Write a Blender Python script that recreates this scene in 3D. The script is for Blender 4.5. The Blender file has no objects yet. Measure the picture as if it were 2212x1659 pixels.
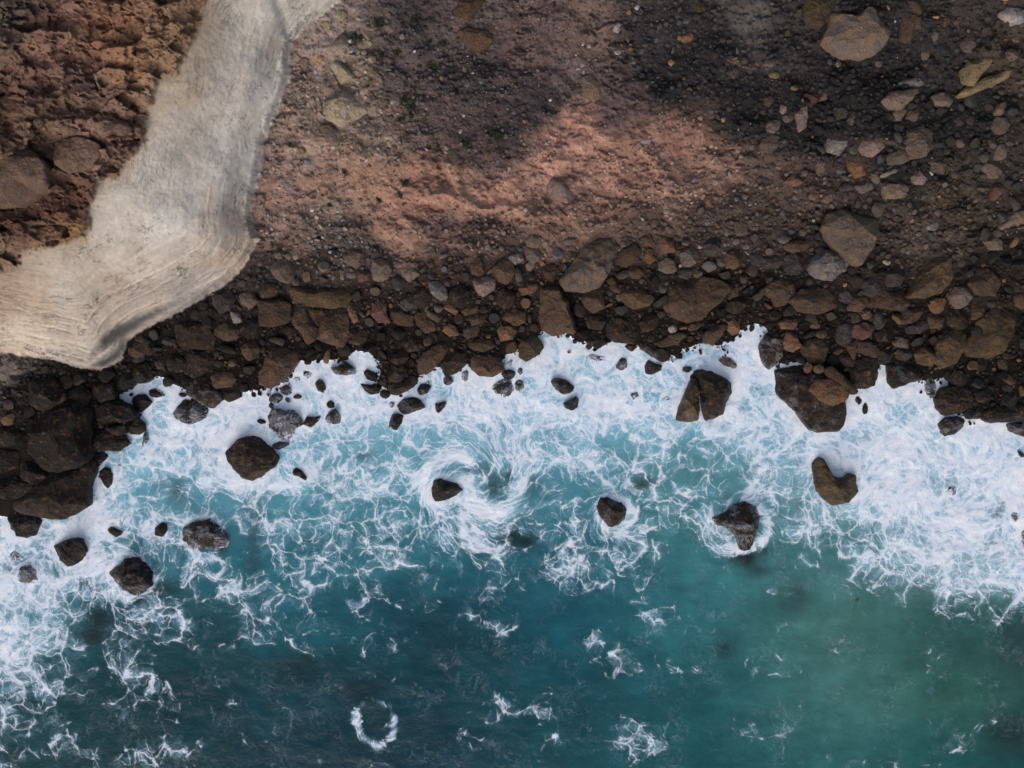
import bpy, math, random
import numpy as np
R = math.radians
sc = bpy.context.scene
col = sc.collection
# ---------------------------------------------------------------- camera, sky, sun, exposure
H = 80.0                                     # drone height in metres; 0.1 m per unit at the water level
cam = bpy.data.objects.new('camera', bpy.data.cameras.new('camera'))
col.objects.link(cam)
cam.location = (0, 0, H)
cam.data.sensor_fit = 'HORIZONTAL'
cam.data.angle = 2 * math.atan(51.2 / H)
cam.data.clip_end = 3000
sc.camera = cam
SUN_AZ, SUN_EL = 252.0, 30.0                 # degrees anticlockwise from +x where the light comes from
wd = bpy.data.worlds.new('World'); sc.world = wd; wd.use_nodes = True
wn = wd.node_tree
sky = wn.nodes.new('ShaderNodeTexSky'); sky.sky_type = 'NISHITA'; sky.sun_disc = False
sky.sun_elevation = R(SUN_EL); sky.sun_rotation = R(90 - SUN_AZ)
sky.air_density = 1.0; sky.dust_density = 3.5
bg = wn.nodes['Background']; bg.inputs[1].default_value = 0.13
hs = wn.nodes.new('ShaderNodeHueSaturation'); hs.inputs['Saturation'].default_value = .62      # thin overcast
wn.links.new(sky.outputs[0], hs.inputs['Color']); wn.links.new(hs.outputs[0], bg.inputs[0])
sun = bpy.data.objects.new('sun', bpy.data.lights.new('sun', 'SUN'))
col.objects.link(sun)
sun.data.energy = .85; sun.data.angle = R(50); sun.data.color = (1.0, .90, .84)
_d = (math.cos(R(SUN_AZ)) * math.cos(R(SUN_EL)), math.sin(R(SUN_AZ)) * math.cos(R(SUN_EL)), math.sin(R(SUN_EL)))
from mathutils import Vector
sun.rotation_euler = Vector(_d).to_track_quat('Z', 'Y').to_euler()
sun.location = (-60, -30, 60)
sc.view_settings.view_transform = 'Standard'; sc.view_settings.look = 'None'
sc.view_settings.exposure = 0.38; sc.view_settings.gamma = 1
sc.cycles.max_bounces = 4; sc.cycles.diffuse_bounces = 2; sc.cycles.glossy_bounces = 2
sc.cycles.use_denoising = True
KEXP = 0.80                                   # how bright a white level surface reads; converts read colours to albedo

# ---------------------------------------------------------------- numpy helpers
def s2l(c):
    c = np.asarray(c, float) / 255.0
    return np.where(c <= .04045, c / 12.92, ((c + .055) / 1.055) ** 2.4)
def alb(c, k=1.0):
    return np.clip(s2l(c) / KEXP * k, 0, .88)
def sstep(a, b, x):
    t = np.clip((x - a) / (b - a), 0, 1); return t * t * (3 - 2 * t)
_rs = np.random.RandomState(11)
_perm = np.tile(_rs.permutation(256), 3)
_ang = _rs.rand(256) * 2 * np.pi
_gx, _gy = np.cos(_ang), np.sin(_ang)
def perlin(x, y):
    xi = np.floor(x).astype(int); yi = np.floor(y).astype(int)
    xf = x - xi; yf = y - yi; xi &= 255; yi &= 255
    u = xf * xf * xf * (xf * (xf * 6 - 15) + 10); v = yf * yf * yf * (yf * (yf * 6 - 15) + 10)
    def g(ix, iy, fx, fy):
        h = _perm[_perm[ix & 255] + (iy & 255)]
        return _gx[h] * fx + _gy[h] * fy
    a = g(xi, yi, xf, yf); b = g(xi + 1, yi, xf - 1, yf)
    c = g(xi, yi + 1, xf, yf - 1); d = g(xi + 1, yi + 1, xf - 1, yf - 1)
    return ((a + (b - a) * u) + ((c + (d - c) * u) - (a + (b - a) * u)) * v) * 1.5
def fbm(x, y, o=4, s=0.0, g=.5):
    r = np.zeros(np.broadcast(x, y).shape); a = 1.0; t = 0
    for k in range(o):
        r += a * perlin(x * 2 ** k + s + 17.3 * k, y * 2 ** k - s + 9.1 * k); t += a; a *= g
    return r / t
def ridge(x, y, o=4, s=0.0):
    r = np.zeros(np.broadcast(x, y).shape); a = 1.0; t = 0
    for k in range(o):
        r += a * (1 - np.abs(perlin(x * 2 ** k + s + 7.7 * k, y * 2 ** k - s)) * 1.6); t += a; a *= .5
    return r / t
def seg_dist(px, py, poly, closed=False):
    d = np.full(px.shape, 1e9); n = len(poly)
    for i in range(n if closed else n - 1):
        ax, ay = poly[i]; bx, by = poly[(i + 1) % n]
        dx, dy = bx - ax, by - ay
        t = np.clip(((px - ax) * dx + (py - ay) * dy) / (dx * dx + dy * dy + 1e-9), 0, 1)
        d = np.minimum(d, np.hypot(px - ax - t * dx, py - ay - t * dy))
    return d
def inside(px, py, poly):
    r = np.zeros(px.shape, bool); n = len(poly)
    for i in range(n):
        ax, ay = poly[i]; bx, by = poly[(i + 1) % n]
        if ay == by: continue
        c = ((ay > py) != (by > py)) & (px < (bx - ax) * (py - ay) / (by - ay) + ax)
        r ^= c
    return r
F = 1024 / 2212.0
def P(l): return [(x * F, y * F) for x, y in l]
SHORE = P([(-900,1130),(-40,1120),(0,1120),(80,1110),(165,1105),(183,1050),(190,965),(230,955),(270,920),(290,890),(258,855),(295,828),(350,815),(400,845),(440,865),
 (500,855),(560,848),(590,838),(620,812),(650,782),(700,780),(740,785),(770,760),(800,762),(822,790),(806,830),(840,850),(880,845),(905,818),(940,795),
 (975,805),(1010,790),(1050,805),(1085,795),(1092,768),(1150,756),(1170,716),(1200,715),(1240,732),(1280,755),(1330,730),(1370,750),(1420,765),(1440,785),
 (1480,760),(1530,735),(1560,755),(1600,715),(1630,698),(1655,705),(1660,745),(1682,790),(1740,785),(1800,805),(1850,845),(1888,820),(1903,788),(1930,785),
 (1942,812),(1990,828),(2050,812),(2042,868),(2070,900),(2130,905),(2212,905),(2300,915),(3200,905)])
LAND = SHORE + [(3200 * F, -900), (-900 * F, -900)]
FOOT = P([(-900,740),(-60,752),(0,762),(100,775),(179,796),(224,800),(262,778),(277,736),(302,716),(361,688),(420,655),(454,635),(492,612),(530,572),(560,515),
 (545,460),(555,400),(575,300),(600,240),(628,165),(625,130),(632,90),(660,60),(700,30),(745,-5),(800,-60),(1100,-900)])
CLIFFP = FOOT + [(-900 * F, -900)]
LIP = P([(540,560),(500,585),(459,610),(372,649),(294,680),(252,697),(218,725),(182,786)])
BROWN = P([(-900,592),(0,590),(40,580),(60,540),(120,528),(180,520),(190,500),(196,448),(213,392),(263,384),(274,353),(308,316),(316,280),(330,213),(347,174),(386,157),(403,112),(437,48),(448,0),(480,-100),(560,-900)]) + [(-900 * F, -900)]
LOBE = P([(560,-60),(600,0),(612,40),(632,95)])

# coarse distance fields on a 4-unit lattice, bilinear afterwards
CS = 3.0; CX0, CY0 = -460.0, -460.0
cgx, cgy = np.meshgrid(np.arange(CX0, 1480, CS), np.arange(CY0, 640, CS))
def blur(a, n):
    for _ in range(3):
        for ax in (0, 1):
            p = np.pad(a, [(n, n) if k == ax else (0, 0) for k in (0, 1)], mode='edge')
            c = np.cumsum(np.insert(p, 0, 0, axis=ax), axis=ax)
            a = (np.take(c, range(2 * n + 1, c.shape[ax]), ax) - np.take(c, range(0, c.shape[ax] - 2 * n - 1), ax)) / (2 * n + 1)
    return a
def lat(a, u, v):
    x = np.clip((u - CX0) / CS, 0, a.shape[1] - 1.001); y = np.clip((v - CY0) / CS, 0, a.shape[0] - 1.001)
    i = x.astype(int); j = y.astype(int); fx = x - i; fy = y - j
    return (a[j, i] * (1 - fx) + a[j, i + 1] * fx) * (1 - fy) + (a[j + 1, i] * (1 - fx) + a[j + 1, i + 1] * fx) * fy
dS = seg_dist(cgx, cgy, SHORE); dS = np.where(inside(cgx, cgy, LAND), dS, -dS)
dS = dS + 4.5 * fbm(cgx / 15, cgy / 15, 3, 19.0, .6) * np.exp(-(dS / 25) ** 2)
dC = seg_dist(cgx, cgy, FOOT); dC = np.where(inside(cgx, cgy, CLIFFP), dC, -dC)
dB = seg_dist(cgx, cgy, BROWN, True); dB = np.where(inside(cgx, cgy, BROWN), dB, -dB)
LOWP = [p for p in LIP] + list(reversed([q for q in FOOT if 150 * F < q[0] < 545 * F and q[1] > 560 * F]))
dL = seg_dist(cgx, cgy, LOWP, True); dL = np.where(inside(cgx, cgy, LOWP), dL, -dL)
dSs = blur(dS, 5); dCs = blur(dC, 3); dLobe = seg_dist(cgx, cgy, LOBE)

def vor(x, y, seed=0):
    xi = np.floor(x).astype(int); yi = np.floor(y).astype(int)
    f1 = np.full(x.shape, 9.); f2 = np.full(x.shape, 9.)
    for dx in (-1, 0, 1):
        for dy in (-1, 0, 1):
            h = _perm[_perm[(xi + dx + seed) & 255] + ((yi + dy) & 255)]; h2 = _perm[h + 131 - seed % 50]
            d = np.hypot(x - xi - dx - _perm[h] / 255., y - yi - dy - _perm[h2] / 255.)
            f2 = np.minimum(f2, np.maximum(f1, d)); f1 = np.minimum(f1, d)
    return f1, f2
def blocks(x, y, seed=0):
    """fractured rock: every cell is a tilted flat block; returns height and distance to the joint"""
    xi = np.floor(x).astype(int); yi = np.floor(y).astype(int)
    f1 = np.full(x.shape, 9.); f2 = np.full(x.shape, 9.); hh = np.zeros(x.shape)
    for dx in (-1, 0, 1):
        for dy in (-1, 0, 1):
            h = _perm[_perm[(xi + dx + seed) & 255] + ((yi + dy) & 255)]; h2 = _perm[h + 131 - seed % 50]; h3 = _perm[h2 + 57]; h4 = _perm[h3 + 91]
            ox = x - xi - dx - _perm[h] / 255.; oy = y - yi - dy - _perm[h2] / 255.
            d = np.hypot(ox, oy); val = h3 / 255. + ox * (h4 / 127. - 1) * .9 + oy * (h2 / 127. - 1) * .9
            near = d < f1; f2 = np.where(near, f1, np.minimum(f2, d)); hh = np.where(near, val, hh); f1 = np.minimum(f1, d)
    return hh, f2 - f1
LEDGE = [([(448,196),(462,204),(492,212),(535,218),(560,219)],.8),([(420,201),(432,204),(444,205)],.5),([(538,163),(552,165),(568,163)],.55),([(586,126),(596,136),(608,143),(622,143),(637,140)],.7),
 ([(446,168),(452,178),(458,190)],.5),([(372,232),(387,238),(404,240)],.6),([(312,141),(324,144),(336,143)],.5),([(568,205),(572,220),(580,232)],.5),([(640,150),(648,160),(655,172)],.5),
 ([(404,222),(416,234),(428,240)],.4),([(455,245),(468,250)],.4),([(730,62),(752,70),(770,66)],.5),([(880,140),(905,150),(935,147)],.5),([(352,152),(360,160),(374,158)],.4),([(650,190),(672,196),(700,192)],.4)]
def ledges(u, v):
    z = np.zeros(u.shape); t = np.zeros(u.shape)
    wu = u + 3 * fbm(u / 9, v / 9, 3, 55.0); wv = v + 3 * fbm(u / 9, v / 9, 3, 57.0)
    for L, h in LEDGE:
        m = (np.abs(u - np.mean([p[0] for p in L])) < 90) & (np.abs(v - np.mean([p[1] for p in L])) < 70)
        if not m.any(): continue
        a, b = wu[m], wv[m]; d = seg_dist(a, b, L)
        steep = abs(L[-1][1] - L[0][1]) > abs(L[-1][0] - L[0][0])
        if steep: up = a > np.interp(b, [p[1] for p in L], [p[0] for p in L])
        else: up = b < np.interp(a, [p[0] for p in L], [p[1] for p in L])
        k = np.where(up, np.exp(-(d / 15) ** 2), np.exp(-(d / 1.6) ** 2))
        z[m] += h * k; t[m] += np.where(up, np.exp(-(d / 3.5) ** 2), 0)
    return z, t
GULLY = [P([(1380,240),(1330,300),(1310,310)]), P([(1200,350),(1215,480)]), P([(1150,250),(1180,180)])]
def terrain(u, v, detail=True):
    """height in metres of the land and sea bed under picture position (u, v)"""
    ds = lat(dS, u, v); dss = lat(dSs, u, v); dc = lat(dC, u, v); dcs = lat(dCs, u, v)
    far = np.clip(-v, 0, 400) + 0
    z = .45 * np.tanh(ds / 5) + np.where(ds > 0, .031 * np.clip(dss, 0, 400), .06 * np.clip(dss, -70, 0))
    noc = 1 - .85 * sstep(-6, 6, dc)
    z = z + 1.0 * fbm(u / 90, v / 90, 3, 3.1) * sstep(20, 120, dss) * noc
    # scarp above the shore boulders, left middle and orange bench
    z = z + .5 * fbm(u / 28, v / 22, 3, 8.8) * sstep(12, 60, dss) * noc
    dl = lat(dL, u, v)
    warp = 2 * fbm(u / 30, v / 30, 2, 5.0)
    c = dcs + warp * sstep(8, 40, dcs)
    rise = 1.1 * sstep(-1, 9, dc) + 2.2 * sstep(0, 40, c) + 4.2 * sstep(10, 125, c) + .006 * np.clip(c, 0, 260)
    low = sstep(-4, 8, dl)
    z = z + np.where(dc > -3, rise, 0) - .6 * low * sstep(0, 10, dc)
    cl = sstep(2, 14, dc)
    br = sstep(-2, 6, lat(dB, u, v) + 5 * fbm(u / 12, v / 12, 3, 1.0))
    white = cl * (1 - br)
    a = (u * .62 - v * .78)                                   # along the cliff
    cw = dcs + 9 * fbm(u / 55, v / 55, 3, 2.0)
    strata = fbm(cw / 7, a / 90, 4, 4.0)
    sw = .25 + .75 * np.maximum(sstep(60, 20, dc), sstep(190, 240, v))
    z = z + white * (sw * (.06 * strata + .03 * ridge(cw / 5, a / 45, 3, 9.0)) + .10 * fbm(u / 40, v / 40, 2, 6.0) + .07 * fbm(u / 11, v / 11, 4, 10.0))
    z = z - .4 * np.exp(-(lat(dLobe, u, v) / 6) ** 2) * sstep(0, 6, dc)
    tt = 3.2 * fbm(u / 46 + v / 90, v / 30 - u / 90, 5, 7.0, .58); tf = tt - np.floor(tt)
    z = z + br * cl * (.42 * (np.floor(tt) + sstep(.55, .95, tf)) + .10 * tf)
    if (br * cl).max() > 0:
        qx, qy = u + 3.2 * fbm(u / 20, v / 20, 4, 61.0), v + 3.2 * fbm(u / 20, v / 20, 4, 63.0)
        b1, _e = blocks(qx / 34, qy / 24, 3); b2, _e = blocks(qx / 13, qy / 9, 5); b3, _e = blocks(qx / 5, qy / 3.8, 7)
        z = z + br * cl * (1.1 * b1 + .34 * b2 * sstep(-.2, .3, fbm(u / 50, v / 50, 2, 64.0)) + .07 * b3)
    if detail:
        g = sstep(0, 10, ds) * (1 - cl)
        z = z + ledges(u, v)[0] * g
        tq = 3.0 * fbm(u / 36, v / 26, 4, 203.0, .6); tr = tq - np.floor(tq)
        z = z + g * sstep(70, 110, dss) * sstep(-.1, .25, fbm(u / 50, v / 50, 2, 207.0)) * .34 * (np.floor(tq) + sstep(.6, .95, tr))
        qx, qy = u + 5 * fbm(u / 12, v / 12, 4, 65.0), v + 5 * fbm(u / 12, v / 12, 4, 67.0)
        b1, _e = blocks(qx / 22, qy / 15, 9); b2, _e = blocks(qx / 8, qy / 6, 11)
        z = z + g * sstep(55, 95, dss) * (.22 * b1 * sstep(-.1, .3, fbm(u / 60, v / 60, 2, 69.0)) + .10 * b2)
        z = z + g * (.10 * fbm(u / 7, v / 6, 3, 12.0) + .05 * fbm(u / 2.2, v / 2.2, 2, 13.0))
        z = z + br * cl * .05 * fbm(u / 5, v / 4, 4, 15.0) + white * .035 * fbm(u / 4, v / 4, 3, 16.0)
        for gl in GULLY: z = z - .5 * np.exp(-(seg_dist(u, v, gl) / 5) ** 2) if u.size < 400000 else z
    return z
def world(u, v, z):
    k = .1 * (1 - z / H)
    return (u - 512) * k, (384 - v) * k

# ---------------------------------------------------------------- scene object helpers
def tag(o, label=None, cat=None, group=None, kind=None):
    for k, val in (('label', label), ('category', cat), ('group', group), ('kind', kind)):
        if val: o[k] = val
    return o
def mesh_obj(name, verts, faces, mat, smooth=True, attrs=None, parent=None, loc=None):
    """faces: an (n,3) or (n,4) int array"""
    me = bpy.data.meshes.new(name)
    v = np.ascontiguousarray(verts, np.float32); f = np.ascontiguousarray(faces, np.int32)
    n, k = f.shape
    me.vertices.add(len(v)); me.vertices.foreach_set('co', v.ravel())
    me.loops.add(n * k); me.loops.foreach_set('vertex_index', f.ravel())
    me.polygons.add(n); me.polygons.foreach_set('loop_start', np.arange(0, n * k, k, dtype=np.int32))
    me.update(calc_edges=True)
    me.polygons.foreach_set('use_smooth', np.full(n, smooth))
    for an, arr in (attrs or {}).items():
        if arr.ndim == 1:
            a = me.attributes.new(an, 'FLOAT', 'POINT'); a.data.foreach_set('value', np.ascontiguousarray(arr, np.float32))
        elif arr.shape[1] == 3:
            a = me.attributes.new(an, 'FLOAT_VECTOR', 'POINT'); a.data.foreach_set('vector', np.ascontiguousarray(arr, np.float32).ravel())
        else:
            a = me.attributes.new(an, 'FLOAT_COLOR', 'POINT'); a.data.foreach_set('color', np.ascontiguousarray(arr, np.float32).ravel())
    me.materials.append(mat)
    o = bpy.data.objects.new(name, me); col.objects.link(o)
    if loc is not None: o.location = loc
    if parent: o.parent = parent
    return o
def rgba(c): return np.concatenate([c, np.ones(c.shape[:-1] + (1,))], -1)

class NT:
    """tiny node-tree builder"""
    def __init__(s, name, rough=.9, spec=.3):
        s.m = bpy.data.materials.new(name); s.m.use_nodes = True; s.t = s.m.node_tree
        s.b = s.t.nodes['Principled BSDF']; s.b.inputs['Roughness'].default_value = rough
        s.b.inputs['Specular IOR Level'].default_value = spec
    def n(s, t, **k):
        q = s.t.nodes.new(t)
        for a, b in k.items(): setattr(q, a, b)
        return q
    def put(s, sock, val):
        if hasattr(val, 'is_linked') or hasattr(val, 'links'): s.t.links.new(val, sock)
        elif isinstance(val, (tuple, list, np.ndarray)) and len(val) == 3 and sock.type == 'RGBA': sock.default_value = (*[float(x) for x in val], 1)
        else: sock.default_value = val
    def attr(s, name, out='Fac'):
        return s.n('ShaderNodeAttribute', attribute_name=name).outputs[out]
    def math(s, op, a, b=None, c=None, clamp=False):
        q = s.n('ShaderNodeMath', operation=op, use_clamp=clamp)
        for i, x in enumerate((a, b, c)):
            if x is not None: s.put(q.inputs[i], x)
        return q.outputs[0]
    def vmath(s, op, a, b=None, sc_=None):
        q = s.n('ShaderNodeVectorMath', operation=op)
        s.put(q.inputs[0], a)
        if b is not None: s.put(q.inputs[1], b)
        if sc_ is not None: s.put(q.inputs['Scale'], sc_)
        return q.outputs[0]
    def noise(s, vec, scale, detail=4, rough=.55, dist=0, out='Fac', dim='3D'):
        q = s.n('ShaderNodeTexNoise', noise_dimensions=dim); s.put(q.inputs['Vector'], vec)
        q.inputs['Scale'].default_value = scale; q.inputs['Detail'].default_value = detail
        q.inputs['Roughness'].default_value = rough; q.inputs['Distortion'].default_value = dist
        return q.outputs[out]
    def vor(s, vec, scale, feature='DISTANCE_TO_EDGE', out='Distance', rnd=1.0, dim='2D'):
        q = s.n('ShaderNodeTexVoronoi', voronoi_dimensions=dim, feature=feature); s.put(q.inputs['Vector'], vec)
        q.inputs['Scale'].default_value = scale; q.inputs['Randomness'].default_value = rnd
        return q.outputs[out]
    def ramp(s, x, a, b, c=0.0, d=1.0, smooth=True):
        q = s.n('ShaderNodeMapRange', interpolation_type='SMOOTHSTEP' if smooth else 'LINEAR')
        s.put(q.inputs[0], x); s.put(q.inputs[1], a); s.put(q.inputs[2], b); s.put(q.inputs[3], c); s.put(q.inputs[4], d)
        return q.outputs[0]
    def mix(s, f, a, b, mode='MIX'):
        q = s.n('ShaderNodeMix', data_type='RGBA', blend_type=mode); s.put(q.inputs['Factor'], f)
        s.put(q.inputs['A'], a) if False else s.put(q.inputs[6], a); s.put(q.inputs[7], b)
        return q.outputs[2]
    def bump(s, h, strength=.5, dist=.1, normal=None):
        q = s.n('ShaderNodeBump'); s.put(q.inputs['Height'], h); q.inputs['Strength'].default_value = strength
        q.inputs['Distance'].default_value = dist
        if normal is not None: s.put(q.inputs['Normal'], normal)
        return q.outputs[0]
    def out(s, **k):
        for a, v in k.items(): s.put(s.b.inputs[a.replace('_', ' ')], v)
        return s.m
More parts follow.
